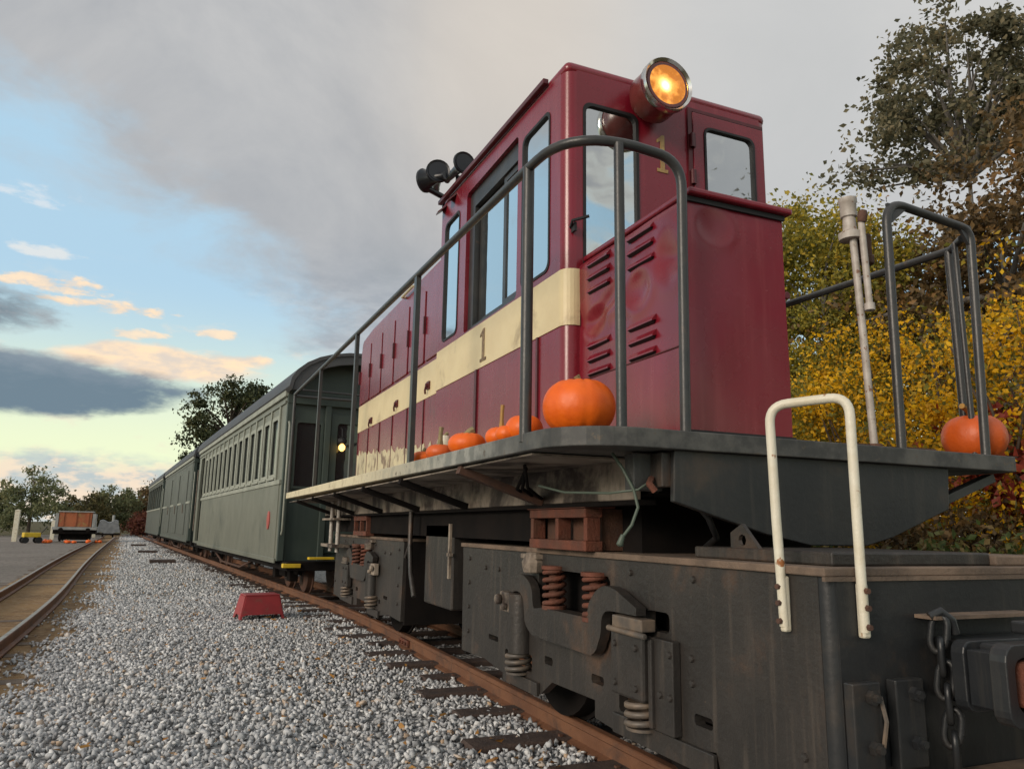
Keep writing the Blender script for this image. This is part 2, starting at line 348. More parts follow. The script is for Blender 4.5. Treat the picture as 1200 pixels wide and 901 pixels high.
    def build(s, name, mats, parent=None, bevel=0, smooth=False, world=True, seg=2, recalc=True):
        me = bpy.data.meshes.new(name)
        off = Vector((0, 0, 0))
        if parent is not None and world: off = topof(parent).location
        me.from_pydata([(a - off.x, b - off.y, c - off.z) for a, b, c in s.v], [], s.f)
        if not isinstance(mats, (list, tuple)): mats = [mats]
        for q in mats: me.materials.append(q)
        if len(mats) > 1: me.polygons.foreach_set('material_index', s.mi)
        if recalc:
            b = bmesh.new(); b.from_mesh(me); bmesh.ops.recalc_face_normals(b, faces=b.faces); b.to_mesh(me); b.free()
        if smooth:
            me.polygons.foreach_set('use_smooth', [True] * len(me.polygons))
            try: me.set_sharp_from_angle(angle=R(smooth if smooth > 1 else 40))
            except Exception: pass
        me.update()
        o = bpy.data.objects.new(name, me); COL.objects.link(o)
        if parent is not None: o.parent = parent
        if bevel:
            md = o.modifiers.new('bevel', 'BEVEL'); md.width = bevel; md.segments = seg; md.limit_method = 'ANGLE'; md.angle_limit = R(40)
        return o
def tag(o, label=None, cat=None, group=None, kind=None):
    if label: o['label'] = label
    if cat: o['category'] = cat
    if group: o['group'] = group
    if kind: o['kind'] = kind
    return o
def thing(name, label, cat, loc=(0, 0, 0), rz=0, group=None):
    o = bpy.data.objects.new(name, None); COL.objects.link(o); o.location = loc; o.rotation_euler = (0, 0, rz); o.empty_display_size = .2
    return tag(o, label, cat, group)
def copy_tree(o, parent=None):
    c = o.copy(); COL.objects.link(c)
    if parent is not None: c.parent = parent
    for ch in list(o.children): copy_tree(ch, c)
    return c
def share(mesh_obj, name, loc, parent, rot=(0, 0, 0), scale=(1, 1, 1)):
    o = bpy.data.objects.new(name, mesh_obj.data); COL.objects.link(o); o.parent = parent; o.location = loc; o.rotation_euler = rot; o.scale = scale
    return o
def rrect(u0, v0, u1, v1, r=.04, n=4, corners=(1, 1, 1, 1)):
    P = []
    for (cu, cv, a0, on) in ((u1 - r, v0 + r, -90, corners[0]), (u1 - r, v1 - r, 0, corners[1]), (u0 + r, v1 - r, 90, corners[2]), (u0 + r, v0 + r, 180, corners[3])):
        if on:
            for i in range(n + 1):
                a = R(a0 + 90 * i / n); P.append((cu + r * math.cos(a), cv + r * math.sin(a)))
        else:
            a = R(a0 + 45); P.append((cu + r * math.sqrt(2) * math.cos(a), cv + r * math.sqrt(2) * math.sin(a)))
    return P
def arc(c, u, v, r, a0, a1, n=8):
    c, u, v = Vector(c), Vector(u), Vector(v)
    return [c + u * r * math.cos(R(a0 + (a1 - a0) * i / n)) + v * r * math.sin(R(a0 + (a1 - a0) * i / n)) for i in range(n + 1)]

# ------------------------------------------------------------------ track centre line (straight under the locomotive, then bending left)
CX, HEAD, Y0, LA = 2.21, .0873, 6.5, 3.9
def centre(y):
    if y < Y0: return CX, 0.0
    if y < Y0 + LA:
        t = (y - Y0); return CX - .5 * HEAD / LA * t * t, -HEAD * t / LA
    return CX - .5 * HEAD * LA - HEAD * (y - Y0 - LA), -HEAD
GAUGE = .33                                  # half gauge to rail centre
GZ = -.125                                   # ballast level
# ------------------------------------------------------------------ ground
def sheet(name, pts, z, m_, kind='structure'):
    b = MB(); b.plate([pts], lambda u, v, w: (u, v, w), z - .03, z); o = b.build(name, m_); return tag(o, kind=kind)
b = MB(); b.grid(lambda u, v: (-900 + 1800 * u, -200 + 1600 * v, -.17), 4, 4)
tag(b.build('ground', G_FIELD), kind='structure')
lot = [(-14, -3), (-3.2, -3)] + [(-2.35 - .35 * math.sin(y * 1.7) * .3 - max(0, y - 12) * .042, y) for y in range(0, 70, 3)] + [(-9, 72), (-16, 50)]
sheet('gravel_lot', lot, -.135, G_LOT)
def ljit(y, k): return .10 * math.sin(y * 2.3 + k) + .06 * math.sin(y * 5.1 + 2 * k)
def dirt_right(y): return (-.72 - .018 * y - max(0, y - 12) * .028 - max(0, y - 30) * .02 + ljit(y, 1) * (1 if y < 14 else 1.6))
def dirt_left(y): return -2.55 - max(0, y - 14) * .055
ys = [-2 + i * .5 for i in range(150)]
sheet('dirt_strip', [(dirt_right(y) + .3, y) for y in ys] + [(dirt_left(y), y) for y in reversed(ys)], -.130, G_DIRT)
ys2 = [-3 + i * .5 for i in range(160)]
sheet('ballast_bed', [(centre(y)[0] + 2.2, y) for y in ys2] + [(dirt_right(y), y) for y in reversed(ys2)], GZ, G_BALL)

# loose ballast stones: uncountable, joined geometry
def hulls(n):
    out = []
    for i in range(n):
        bm = bmesh.new()
        for j in range(9):
            p = Vector((rnd.gauss(0, 1), rnd.gauss(0, 1), rnd.gauss(0, 1))).normalized() * rnd.uniform(.8, 1.1)
            bm.verts.new((p.x * 1.15, p.y * .9, p.z * .72))
        bmesh.ops.convex_hull(bm, input=bm.verts)
        for v in [v for v in bm.verts if not v.link_faces]: bm.verts.remove(v)
        bm.verts.index_update()
        out.append((np.array([v.co[:] for v in bm.verts]), np.array([[l.vert.index for l in f.loops] for f in bm.faces])))
        bm.free()
    return out
rng = np.random.default_rng(5)
def rotmats(n):
    q = rng.normal(size=(n, 4)); q /= np.linalg.norm(q, axis=1)[:, None]; w, x, y, z = q.T
    return np.stack([np.stack([1 - 2 * (y * y + z * z), 2 * (x * y - z * w), 2 * (x * z + y * w)], 1),
                     np.stack([2 * (x * y + z * w), 1 - 2 * (x * x + z * z), 2 * (y * z - x * w)], 1),
                     np.stack([2 * (x * z - y * w), 2 * (y * z + x * w), 1 - 2 * (x * x + y * y)], 1)], 1)
def tri_mesh(name, V, F, m_, parent=None):
    me = bpy.data.meshes.new(name); me.vertices.add(len(V)); me.vertices.foreach_set('co', V.astype(np.float32).ravel())
    k = F.shape[1]; me.loops.add(F.size); me.loops.foreach_set('vertex_index', F.astype(np.int32).ravel())
    me.polygons.add(len(F)); me.polygons.foreach_set('loop_start', np.arange(0, F.size, k, dtype=np.int32)); me.polygons.foreach_set('loop_total', np.full(len(F), k, dtype=np.int32))
    me.update(calc_edges=True); me.materials.append(m_)
    o = bpy.data.objects.new(name, me); COL.objects.link(o)
    if parent is not None: o.parent = parent
    return o
HU = hulls(14)
def scatter(P, size):
    Vs, Fs, n0 = [], [], 0
    var = rng.integers(0, len(HU), len(P))
    for k, (hv, hf) in enumerate(HU):
        idx = np.where(var == k)[0]
        if not len(idx): continue
        Rm = rotmats(len(idx)); s = size[idx]
        v = np.einsum('nij,kj->nki', Rm, hv) * s[:, None, None] + P[idx][:, None, :]
        f = hf[None] + (np.arange(len(idx)) * len(hv))[:, None, None] + n0
        Vs.append(v.reshape(-1, 3)); Fs.append(f.reshape(-1, 3)); n0 += len(idx) * len(hv)
    return np.concatenate(Vs), np.concatenate(Fs)
tie_ys = []
y = 2.0; tr = random.Random(3)
while y < 62: tie_ys.append(y); y += tr.uniform(.50, .62)
tie_len = {i: tr.uniform(.60, .88) for i in range(len(tie_ys))}; tie_cov = [tr.choice((.15, .35, .6, .82, .94)) for _ in tie_ys]
def stones(n, ylo, yhi, smin, smax, pw):
    u = rng.random(n) ** pw; yy = ylo + (yhi - ylo) * u
    cx = np.array([centre(t)[0] for t in yy]); lo = np.array([dirt_right(t) for t in yy]) - rng.exponential(.10, n); hi = cx + 1.2
    xx = lo + (hi - lo) * rng.random(n)
    # keep clear of the rail heads and leave most of each tie top open
    d = xx - cx
    keep = (np.abs(np.abs(d) - GAUGE) > .062) & ~((yy > 11) & (d > -.5))
    ti = np.array(tie_ys); near = np.min(np.abs(yy[:, None] - ti[None, :]), axis=1)
    L = np.array([tie_len[i] for i in np.argmin(np.abs(yy[:, None] - ti[None, :]), axis=1)])
    ontie = (near < .10) & (np.abs(d) < L)
    keep &= ~(ontie & (rng.random(n) < np.array(tie_cov)[np.argmin(np.abs(yy[:, None] - ti[None, :]), axis=1)]))
    xx, yy = xx[keep], yy[keep]
    s = rng.uniform(smin, smax, len(xx)) * np.exp(rng.normal(0, .18, len(xx)))
    inside = np.abs(d[keep]) < GAUGE
    zz = GZ + s * .25 + rng.random(len(xx)) * .018 + .012 * np.sin(xx * 2.1) * np.sin(yy * 1.3) - inside * .02
    return np.stack([xx, yy, zz], 1), s
P1, s1 = stones(60000, 1.9, 12, .0115, .0215, 1.3)
P2, s2 = stones(17000, 11.5, 26, .017, .027, 1.3)
P3, s3 = stones(15000, 25, 62, .026, .042, 1.0)
V, F = scatter(np.concatenate([P1, P2, P3]), np.concatenate([s1, s2, s3]))
tag(tri_mesh('ballast_stones', V, F, STONE), 'loose grey crushed stone ballast spread beside the rails', kind='stuff')
# fallen leaves
LEAFG = leafmat('fallen_leaf', [(0, (.30, .12, .03)), (.5, (.42, .22, .06)), (1, (.22, .10, .05))], .1)
def leaf_quads(P, size, flat=0.0, asp=.62):
    n = len(P); Rm = rotmats(n)
    a = Rm[:, :, 0]; bq = Rm[:, :, 1]
    if flat:
        a = a * np.array([1, 1, flat]); bq = bq * np.array([1, 1, flat])
    a = a / np.linalg.norm(a, axis=1)[:, None] * size[:, None]; bq = bq / np.linalg.norm(bq, axis=1)[:, None] * (size * asp)[:, None]
    fold = np.cross(a, bq); fold = fold / (np.linalg.norm(fold, axis=1)[:, None] + 1e-9) * (size * .25)[:, None]
    V = np.stack([P - a, P - a * .1 + bq + fold, P + a, P - a * .1 - bq + fold], 1).reshape(-1, 3)
    i = np.arange(n)[:, None] * 4
    F = np.concatenate([i + np.array([[0, 1, 2]]), i + np.array([[0, 2, 3]])], 0)
    return V, F
n = 500; yy = 2.2 + 10 * rng.random(n) ** 1.3; xx = np.array([dirt_right(t) for t in yy]) + 2.4 * rng.random(n) ** .7
k_ = rng.random(n) < np.where((xx > .7) & (xx < 1.6), 1, .35)
P = np.stack([xx, yy, np.full(n, GZ + .045)], 1)[k_]
V, F = leaf_quads(P, rng.uniform(.012, .028, len(P)), .25); tag(tri_mesh('fallen_leaves', V, F, LEAFG), 'brown fallen leaves scattered on the ballast', kind='stuff')

# ------------------------------------------------------------------ railway tracks
def rail_profile(sc=1.0): return [(-.045, -.115), (.045, -.115), (.045, -.103), (.010, -.092), (.010, -.036), (.024, -.026), (.024, -.004), (.018, 0), (-.018, 0), (-.024, -.004), (-.024, -.026), (-.010, -.036), (-.010, -.092), (-.045, -.103)]
def rail(name, path, parent, side_mat, top_mat):
    """path: list of (x, y, heading)"""
    b = MB(); pr = rail_profile(); n = len(pr)
    for (x, y, h) in path:
        c, s_ = math.cos(h), math.sin(h)
        b.v += [(x + u * c, y - u * s_, w) for u, w in pr]
    for i in range(len(path) - 1):
        for j in range(n):
            a = i * n + j; c = i * n + (j + 1) % n
            b.f.append((a, c, c + n, a + n)); b.mi.append(1 if j == 7 else 0)
    b.f.append(tuple(range(n))); b.mi.append(0); b.f.append(tuple((len(path) - 1) * n + j for j in reversed(range(n)))); b.mi.append(0)
    return b.build(name, [side_mat, top_mat], parent, smooth=30)
track = thing('railway_track', 'narrow gauge railway track with rusty rails under the locomotive and coaches', 'railway track', (CX, 3, -.12))
yp = [1.0 + .4 * i for i in range(160)]
for sd_ in (-1, 1):
    rail('rail', [(centre(y)[0] + sd_ * GAUGE, y, centre(y)[1]) for y in yp], track, RAILM, RAILM)
tb = MB(); tb.box((-1, -.085, -.06), (1, .085, .06))
tie0 = tb.build('tie', TIE, None, bevel=.012, world=False); COL.objects.unlink(tie0)
for i, y in enumerate(tie_ys):
    cx, h = centre(y); L = tie_len[i]
    o = share(tie0, 'tie', (cx - CX + tr.uniform(-.03, .03), y - 3, -.155 - .008 * tr.random() + .03 + .12 - .0), track, (0, 0, -h * 0 + tr.uniform(-.03, .03) - h), (L, tr.uniform(.85, 1.1), 1))
    o.location.z = .0 - .030 + tr.uniform(-.006, .006)      # tops about level with the rail foot
    md = o.modifiers.new('bevel', 'BEVEL'); md.width = .01; md.segments = 1
# tie plates and spikes on the near rail
sb = MB(); sb.box((-.075, -.06, -.005), (.075, .06, .005)); sb.box((-.066, -.045, .005), (-.046, -.025, .028)); sb.box((.046, .02, .005), (.066, .04, .028))
plate0 = sb.build('tie_plate', RUSTD, None, world=False); COL.objects.unlink(plate0)
for i, y in enumerate(tie_ys[:26]):
    cx, h = centre(y); share(plate0, 'tie_plate', (cx - CX - GAUGE, y - 3, .012), track, (0, 0, -h))
jb = MB(); jb.box((CX - GAUGE - .034, 6.55, -.09), (CX - GAUGE - .012, 6.80, -.035))
for k in range(3): jb.lathe([(0, .014), (.02, .014)], (CX - GAUGE - .034, 6.59 + .085 * k, -.062), (-1, 0, 0), 6)
jb.build('joint_bar', RUST, track, bevel=.004)

side = thing('siding_track', 'bare siding track with bright worn rails set in brown dirt', 'railway track', (-1.6, 9, -.12))
RR = [(-1.0, -3), (-1.10, 2), (-1.24, 7.2), (-1.34, 10.5), (-1.60, 14.5), (-1.92, 19), (-2.35, 26), (-2.85, 35), (-3.5, 47), (-4.2, 60)]
def lerp_path(P, y):
    for (x0, y0), (x1, y1) in zip(P, P[1:]):
        if y <= y1: return x0 + (x1 - x0) * (y - y0) / (y1 - y0)
    return P[-1][0]
def rr_x(y): return sum(lerp_path(RR, y + d) for d in (-2, -1, 0, 1, 2)) / 5 if y < 57 else lerp_path(RR, y)
ysid = [-2 + .6 * i for i in range(101)]
for off in (0, -.70):
    rail('rail', [(rr_x(y) + off, y, -(rr_x(y + .5) - rr_x(y - .5)) * -1) for y in ysid], side, RAILM, RAILTOP)
y = 3.0
while y < 56:
    o = share(tie0, 'tie', (rr_x(y) - .35 + 1.6, y - 9, -.072 + tr.uniform(-.008, .010)), side, (0, 0, tr.uniform(-.03, .03) + .05), (tr.uniform(.62, .78), 1, 1))
    o.material_slots[0].link = 'OBJECT'; o.material_slots[0].material = TIEB
    y += tr.uniform(.55, .68)

# ------------------------------------------------------------------ locomotive
loco = thing('locomotive', 'small maroon diesel locomotive with cream stripe, cab and black railed deck', 'locomotive', (2.21, 5.7, 0))
SIDE = lambda u, v, w: (w, u, v)        # (Y, Z, X)
FACE = lambda u, v, w: (u, w, v)        # (X, Z, Y)
FLAT = lambda u, v, w: (u, v, w)
def rz(y): return 3.205 + .03 * (y - 3.07)
# --- cab shell
b = MB()
wf = rrect(3.245, 2.19, 3.60, 3.075, .05); wm = rrect(3.665, 2.165, 4.53, 3.135, .02, 1); wr = rrect(4.665, 2.20, 4.99, 3.09, .05)
b.plate([[(3.13, 1.25), (5.08, 1.25), (5.08, rz(5.08)), (3.13, rz(3.13))], wf, wm, wr], SIDE, 1.57, 1.60)
b.plate([[(3.13, 1.25), (5.08, 1.25), (5.08, rz(5.08)), (3.13, rz(3.13))], wf, wm, wr], SIDE, 2.85, 2.82)
fwin = rrect(1.665, 1.9, 1.99, 3.045, .045)
dwin = rrect(2.393, 2.2, 2.733, 3.07, .045)
b.plate([[(1.63, 1.25), (2.79, 1.25), (2.79, 3.21), (1.63, 3.21)], fwin, rrect(2.36, 2.15, 2.77, 3.11, .02, 1)], FACE, 3.07, 3.10)
rwin = rrect(1.72, 2.98, 2.15, 3.12, .03); rwin2 = rrect(2.27, 2.98, 2.70, 3.12, .03)
b.plate([[(1.60, 1.25), (2.82, 1.25), (2.82, 3.26), (1.60, 3.26)], rwin, rwin2], FACE, 5.05, 5.08)
b.box((1.6, 3.1, 1.25), (2.82, 5.05, 1.30))
b.build('cab_wall', RED, loco)
for (cx, sx) in ((1.63, -1), (2.79, 1)):
    b = MB(); P = [(cx + sx * .06 * math.cos(R(a)), 3.13 - .06 * math.sin(R(a))) for a in range(0, 91, 15)] + [(cx, 3.10), (cx + sx * .03, 3.13)]
    b.plate([P], FLAT, 1.25, 3.2); b.build('cab_corner', RED, loco, smooth=50)
b = MB(); b.box((1.572, 3.072, 3.19), (2.848, 5.078, 3.262))
b.v = [(x, y, z + .03 * (y - 3.07)) for x, y, z in b.v]
b.build('cab_roof', RED, loco, bevel=.055, seg=4, smooth=60)
b = MB(); b.bar((1.553, 3.27, 3.243), (1.553, 5.10, 3.30), .032, .03); b.build('roof_gutter', REDD, loco, bevel=.004)
b = MB(); b.box((1.63, 3.13, 1.3), (1.66, 5.0, 2.12)); b.box((1.75, 4.2, 1.3), (2.3, 4.75, 2.0)); b.build('cab_interior', DARK, loco)

def window(loop, fn, w, thick, mframe, mpane, name='window', ring=.016):
    """gasket frame following the opening, with a pane set back in it"""
    c = (sum(p[0] for p in loop) / len(loop), sum(p[1] for p in loop) / len(loop))
    us = [p[0] for p in loop]; vs = [p[1] for p in loop]; hu = (max(us) - min(us)) / 2; hv = (max(vs) - min(vs)) / 2
    inn = [(c[0] + (p[0] - c[0]) * (hu - ring) / hu, c[1] + (p[1] - c[1]) * (hv - ring) / hv) for p in loop]
    f = MB(); f.plate([loop, inn], fn, w - .004 * (1 if thick > 0 else -1), w + thick * .7); fo = f.build(name, mframe, loco)
    p_ = MB(); p_.plate([inn], fn, w + thick * .35, w + thick * .5); p_.build('pane', mpane, fo)
    return fo
window(wf, SIDE, 1.57, .03, BLACK, WIN); window(wr, SIDE, 1.57, .03, BLACK, WIN)
window(fwin, FACE, 3.07, .03, BLACK, WIN)
for l in (wf, wm, wr): window(l, SIDE, 2.85, -.03, BLACK, WIN)
for l in (rwin, rwin2): window(l, FACE, 5.08, -.03, BLACK, WIN)
# sliding sash window in the middle opening
f = MB()
f.box((1.598, 3.665, 3.02), (1.66, 4.53, 3.135)); f.box((1.598, 4.44, 2.165), (1.66, 4.53, 3.02)); f.box((1.598, 3.665, 2.165), (1.66, 4.44, 2.20)); f.box((1.598, 3.665, 2.2), (1.66, 3.685, 3.02))
fo = f.build('window', RAILB, loco)
for (a, c, x) in ((3.69, 3.97, 1.612), (3.93, 4.43, 1.636)):
    q = MB(); q.plate([[(a, 2.205), (c, 2.205), (c, 3.015), (a, 3.015)], [(a + .035, 2.24), (c - .04, 2.24), (c - .04, 2.98), (a + .035, 2.98)]], SIDE, x, x + .02); q.build('sash', RAILB, fo)
    q = MB(); q.plate([[(a + .03, 2.235), (c - .035, 2.235), (c - .035, 2.985), (a + .03, 2.985)]], SIDE, x + .008, x + .012); q.build('pane', WIN, fo)
# front door on the right half of the cab front
b = MB(); b.plate([[(2.325, 1.3), (2.80, 1.3), (2.80, 3.14), (2.325, 3.14)], dwin], FACE, 3.052, 3.085); d = b.build('cab_door', RED, loco, bevel=.003)
q = MB(); q.plate([rrect(2.393, 2.2, 2.733, 3.07, .045), rrect(2.405, 2.212, 2.721, 3.058, .04)], FACE, 3.046, 3.08); q.build('window_gasket', BLACK, d)
q = MB(); q.plate([rrect(2.404, 2.211, 2.722, 3.059, .04)], FACE, 3.062, 3.066); q.build('pane', WIN, d)
for z in (2.72, 2.93):
    q = MB(); q.box((2.308, 3.04, z), (2.33, 3.055, z + .08)); q.lathe([(0, .011), (.08, .011)], (2.312, 3.046, z), (0, 0, 1), 8); q.build('hinge', REDD, d)
b = MB(); b.plate([[(2.296, 1.3), (2.322, 1.3), (2.322, 3.146), (2.803, 3.146), (2.803, 3.165), (2.296, 3.165)]], FACE, 3.058, 3.072); b.build('door_trim', REDD, loco)
# gold 1 on the cab front, faded 1 on the side stripe
def one(u, v, h, w):
    return [(u - w * .5, v), (u + w * .5, v), (u + w * .5, v + h * .09), (u + w * .2, v + h * .09), (u + w * .2, v + h), (u - w * .02, v + h), (u - w * .5, v + h * .86), (u - w * .5, v + h * .78), (u - w * .18, v + h * .83), (u - w * .18, v + h * .09), (u - w * .5, v + h * .09)]
b = MB(); b.plate([one(2.135, 2.755, .21, .066)], FACE, 3.066, 3.0695); b.build('numeral', GOLD, loco)
# cream stripe with numeral
b = MB()
b.plate([[(3.13, 1.872), (5.083, 1.872), (5.083, 2.152), (3.13, 2.152)]], SIDE, 1.565, 1.5695)
P = [(1.63 - .066 * math.cos(R(a)), 3.13 - .066 * math.sin(R(a))) for a in range(0, 91, 15)]; Q = [(1.63 - .0605 * math.cos(R(a)), 3.13 - .0605 * math.sin(R(a))) for a in range(90, -1, -15)]
b.plate([P + [(1.645, 3.064), (1.645, 3.0695)] + Q], FLAT, 1.872, 2.152)
b.build('stripe', CREAM, loco)
b = MB(); n1 = [(8.28 - u, v) for u, v in one(4.14, 1.905, .20, .10)]
b.plate([n1], SIDE, 1.561, 1.5648); b.build('numeral', BROWNP, loco)
for a_, c_ in ((4.24, 4.275), (3.36, 3.38)):
    b = MB(); b.box((1.56, a_, 1.27), (1.5695, c_, 1.872)); b.build('seam_strip', REDD, loco)
# --- rear hood
HX, HY0, HY1 = 1.645, 5.08, 8.14
b = MB(); b.plate([[(HY0, 1.25), (HY1, 1.25), (HY1, 2.86), (HY1 - .02, 2.9), (HY1 - .07, 2.93), (HY1 - .5, 2.965), (HY0, 2.965)]], SIDE, HX, 4.42 - HX)
b.build('rear_hood', RED, loco, bevel=.03, seg=3, smooth=50)
b = MB(); b.plate([[(HY0 + .003, 1.90), (HY1 - .03, 1.905), (HY1 - .03, 2.185), (HY0 + .003, 2.165)]], SIDE, HX - .0045, HX - .0005); b.build('stripe', CREAM, loco)
# pale cream band with a ragged top along the foot of the hood
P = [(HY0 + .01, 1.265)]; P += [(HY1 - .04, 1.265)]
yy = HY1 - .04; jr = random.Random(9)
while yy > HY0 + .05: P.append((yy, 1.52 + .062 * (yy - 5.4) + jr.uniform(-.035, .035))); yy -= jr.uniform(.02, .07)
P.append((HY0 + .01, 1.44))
b = MB(); b.plate([P], SIDE, HX - .0045, HX - .0005); b.build('pale_band', MCREAM, loco)
for i in range(6):
    y0 = HY0 + .10 + i * .49
    q = MB(); q.box((HX - .007, y0 + .447, 1.28), (HX - .0008, y0 + .466, 1.90)); q.build('seam_strip', REDD, loco)
    for (z0, z1) in ((2.20, 2.80),):
        q = MB(); q.plate([rrect(y0, z0, y0 + .44, z1, .015, 2)], SIDE, HX - .012, HX - .0008); do = q.build('hood_door', RED, loco, bevel=.004)
        q = MB(); q.box((HX - .03, y0 + .445, (z0 + z1) / 2 - .07), (HX - .002, y0 + .468, (z0 + z1) / 2 + .07)); q.build('hinge', REDD, do)
for y, z in ((5.50, 1.99), (6.45, 1.985), (7.45, 1.96)):
    q = MB(); q.box((HX - .018, y - .035, z - .03), (HX - .004, y + .035, z + .03)); q.tube([(HX - .012, y, z), (HX - .028, y, z), (HX - .028, y + .025, z - .035), (HX - .02, y + .04, z - .06)], .008, 7); q.lathe([(0, .018), (.016, .014)], (HX - .018, y, z), (-1, 0, 0), 8); q.build('latch', REDD, loco, smooth=50)
q = MB(); q.tube([(HX + .05, 6.0, 2.93), (HX - .03, 6.0, 2.93), (HX - .03, 6.35, 2.93), (HX + .05, 6.35, 2.93)], .012, 6); q.build('hood_grab_iron', MCREAM, loco)
# --- front hood (narrow, on the left of the deck)
NX0, NX1, NY0, NY1 = 1.645, 2.14, 2.25, 3.07
def crease(u, v):
    y = NY0 + (NY1 - NY0) * u; z = 1.285 + .905 * v
    d = 0
    zc_ = 1.94 + .07 * math.sin((y - 2.35) * 7.5) + .10 * max(0, 2.5 - y) * 2.2
    e = (z - zc_) / .045
    d += .018 * math.exp(-e * e) * (.5 + .5 * math.sin(y * 9 + .8))
    for (cy, cz, ry, rz_, a) in ((2.92, 1.85, .085, .06, .012), (2.56, 1.90, .08, .07, .016), (2.34, 1.97, .07, .10, .010), (2.75, 1.80, .12, .05, .007)):
        q = ((y - cy) / ry) ** 2 + ((z - cz) / rz_) ** 2
        d += a * (math.exp(-q) - .8 * math.exp(-((math.sqrt(q) - 1.3) / .4) ** 2) * .5)
    d += .003 * math.sin(y * 11) * math.sin(z * 8)
    r = max(0, (v - .955) / .045); d += .03 * r * r
    return (NX0 + d, y, z)
b = MB(); b.grid(crease, 70, 80); b.build('hood_side', RED, loco, smooth=60)
def frontdent(u, v):
    x = NX0 + (NX1 - NX0) * u; z = 1.285 + .905 * v
    q = ((x - 1.80) / .075) ** 2 + ((z - 2.09) / .065) ** 2
    d = .007 * math.exp(-q) - .003 * math.exp(-((math.sqrt(q) - 1.25) / .3) ** 2) + .0015 * math.sin(x * 17) * math.sin(z * 9)
    return (x, NY0 + d, z)
b = MB(); b.grid(frontdent, 50, 70); b.build('hood_front', RED, loco, smooth=60)
b = MB(); b.box((NX1 - .02, NY0 + .002, 1.285), (NX1, NY1, 2.19)); b.box((NX0 + .06, NY0 + .04, 1.27), (NX1 - .02, NY1, 2.17)); b.build('hood_inner', RED, loco)
b = MB(); b.plate([[(NX0 + .004, NY0), (NX0 + .004, NY1), (NX0 + .0, NY1)]], FLAT, 1.3, 1.3001)
b = MB(); b.box((NX0 + .018, NY0 - .035, 2.192), (NX1 + .03, NY1, 2.218)); b.build('hood_lid', RED, loco, bevel=.008, seg=2)
b = MB(); b.box((NX0 + .012, NY0 - .012, 2.17), (NX1 + .006, NY0 - .001, 2.19)); b.build('hood_gap_strip', BLACK, loco); b = MB(); b.box((NX0 - .003, NY0 - .014, 1.262), (NX1 + .004, NY1 - .02, 1.283)); b.build('hood_gap_strip', BLACK, loco)
b = MB(); b.box((NX0 + .0, NY0 - .006, 1.29), (NX0 + .012, NY0 + .008, 2.185)); b.build('hood_edge_bead', RED, loco, bevel=.005)
lv = MB()
lv.plate([[(0, .012), (-.020, -.012), (-.020, -.018), (0, -.012)]], lambda u, v, w: (u, w, v), -.095, .095)
lv.plate([[(-.0035, -.013), (-.019, -.0185), (-.0035, -.026)]], lambda u, v, w: (u, w, v), -.088, .088, 1)
lv0 = lv.build('louver', [RED, BLACK], None, world=False); COL.objects.unlink(lv0)
for yc in (2.878, 2.528):
    for z0 in (2.145, 1.755):
        for k in range(3): share(lv0, 'louver', (NX0 - 2.21 + (.002 if k < 2 else .004), yc - 5.7, z0 - .063 * k), loco)
b = MB(); b.tube([(NX0 - .002, 3.03, 1.60), (NX0 - .002, 2.28, 1.60)], .0035, 5); b.build('seam_strip', REDD, loco)
# --- headlight
b = MB(); HC = (2.026, 2.85, 3.106)
b.lathe([(0, .122), (.02, .131), (.15, .131), (.195, .10), (.205, .06)], HC, (0, 1, 0), 36); hl = b.build('headlight', HEADB, loco, smooth=40)
b = MB(); b.lathe([(.0, .125), (-.012, .138), (-.004, .142), (.028, .142), (.035, .133), (.03, .122)], HC, (0, 1, 0), 40, closed=True); b.build('rim', CHROME, hl, smooth=60)
REFL = mat('lamp_reflector', (.95, .55, .12), .22, metal=1.0)
b = MB(); b.lathe([(.0, .119), (.04, .095), (.07, .06), (.085, .025), (.086, .001)], (HC[0], HC[1] - .001, HC[2]), (0, 1, 0), 36, closed=True); b.build('reflector', REFL, hl, smooth=80)
b = MB(); b.lathe([(-.018, .003), (-.013, .012), (0, .017), (.013, .012), (.018, .003)], (HC[0] - .012, HC[1] + .045, HC[2] - .012), (0, 1, 0), 14); b.build('bulb', emis('lit_bulb', (1, .72, .30), 26), hl, smooth=80)
LENS = bpy.data.materials.new('amber_lens'); LENS.use_nodes = True; t = LENS.node_tree; t.nodes.clear(); q = G(t)
a_ = q.n('ShaderNodeBsdfTransparent'); a_.inputs[0].default_value = (1, .74, .30, 1); e_ = q.n('ShaderNodeEmission'); e_.inputs[0].default_value = (1, .48, .07, 1)
o_ = q.n('ShaderNodeTexCoord').outputs['Object']; mp_ = q.n('ShaderNodeMapping'); t.links.new(o_, mp_.inputs[0]); mp_.inputs['Scale'].default_value = (9, 1, 9)
vm = q.n('ShaderNodeVectorMath', operation='DISTANCE'); t.links.new(o_, vm.inputs[0]); vm.inputs[1].default_value = (HC[0] - 2.21 - .018, HC[1] - 5.7, HC[2] - .012)
gl0 = q.m('POWER', 2.718, q.m('MULTIPLY', q.m('POWER', q.m('DIVIDE', vm.outputs['Value'], .030), 2), -1))
ray = q.m('MULTIPLY', q.smooth(q.noise(mp_.outputs[0], 2.2, 4), .40, .66), .38)
t.links.new(q.m('ADD', q.m('ADD', .34, ray), q.m('MULTIPLY', gl0, 3.5)), e_.inputs[1])
t.links.new(q.mix(q.m('MULTIPLY', gl0, 1.0), q.mix(ray, (1, .36, .03), (1, .62, .16)), (1, .78, .38)), e_.inputs[0])
m_ = q.n('ShaderNodeAddShader'); t.links.new(a_.outputs[0], m_.inputs[0]); t.links.new(e_.outputs[0], m_.inputs[1])
gl_ = q.n('ShaderNodeBsdfGlossy'); gl_.inputs['Roughness'].default_value = .05
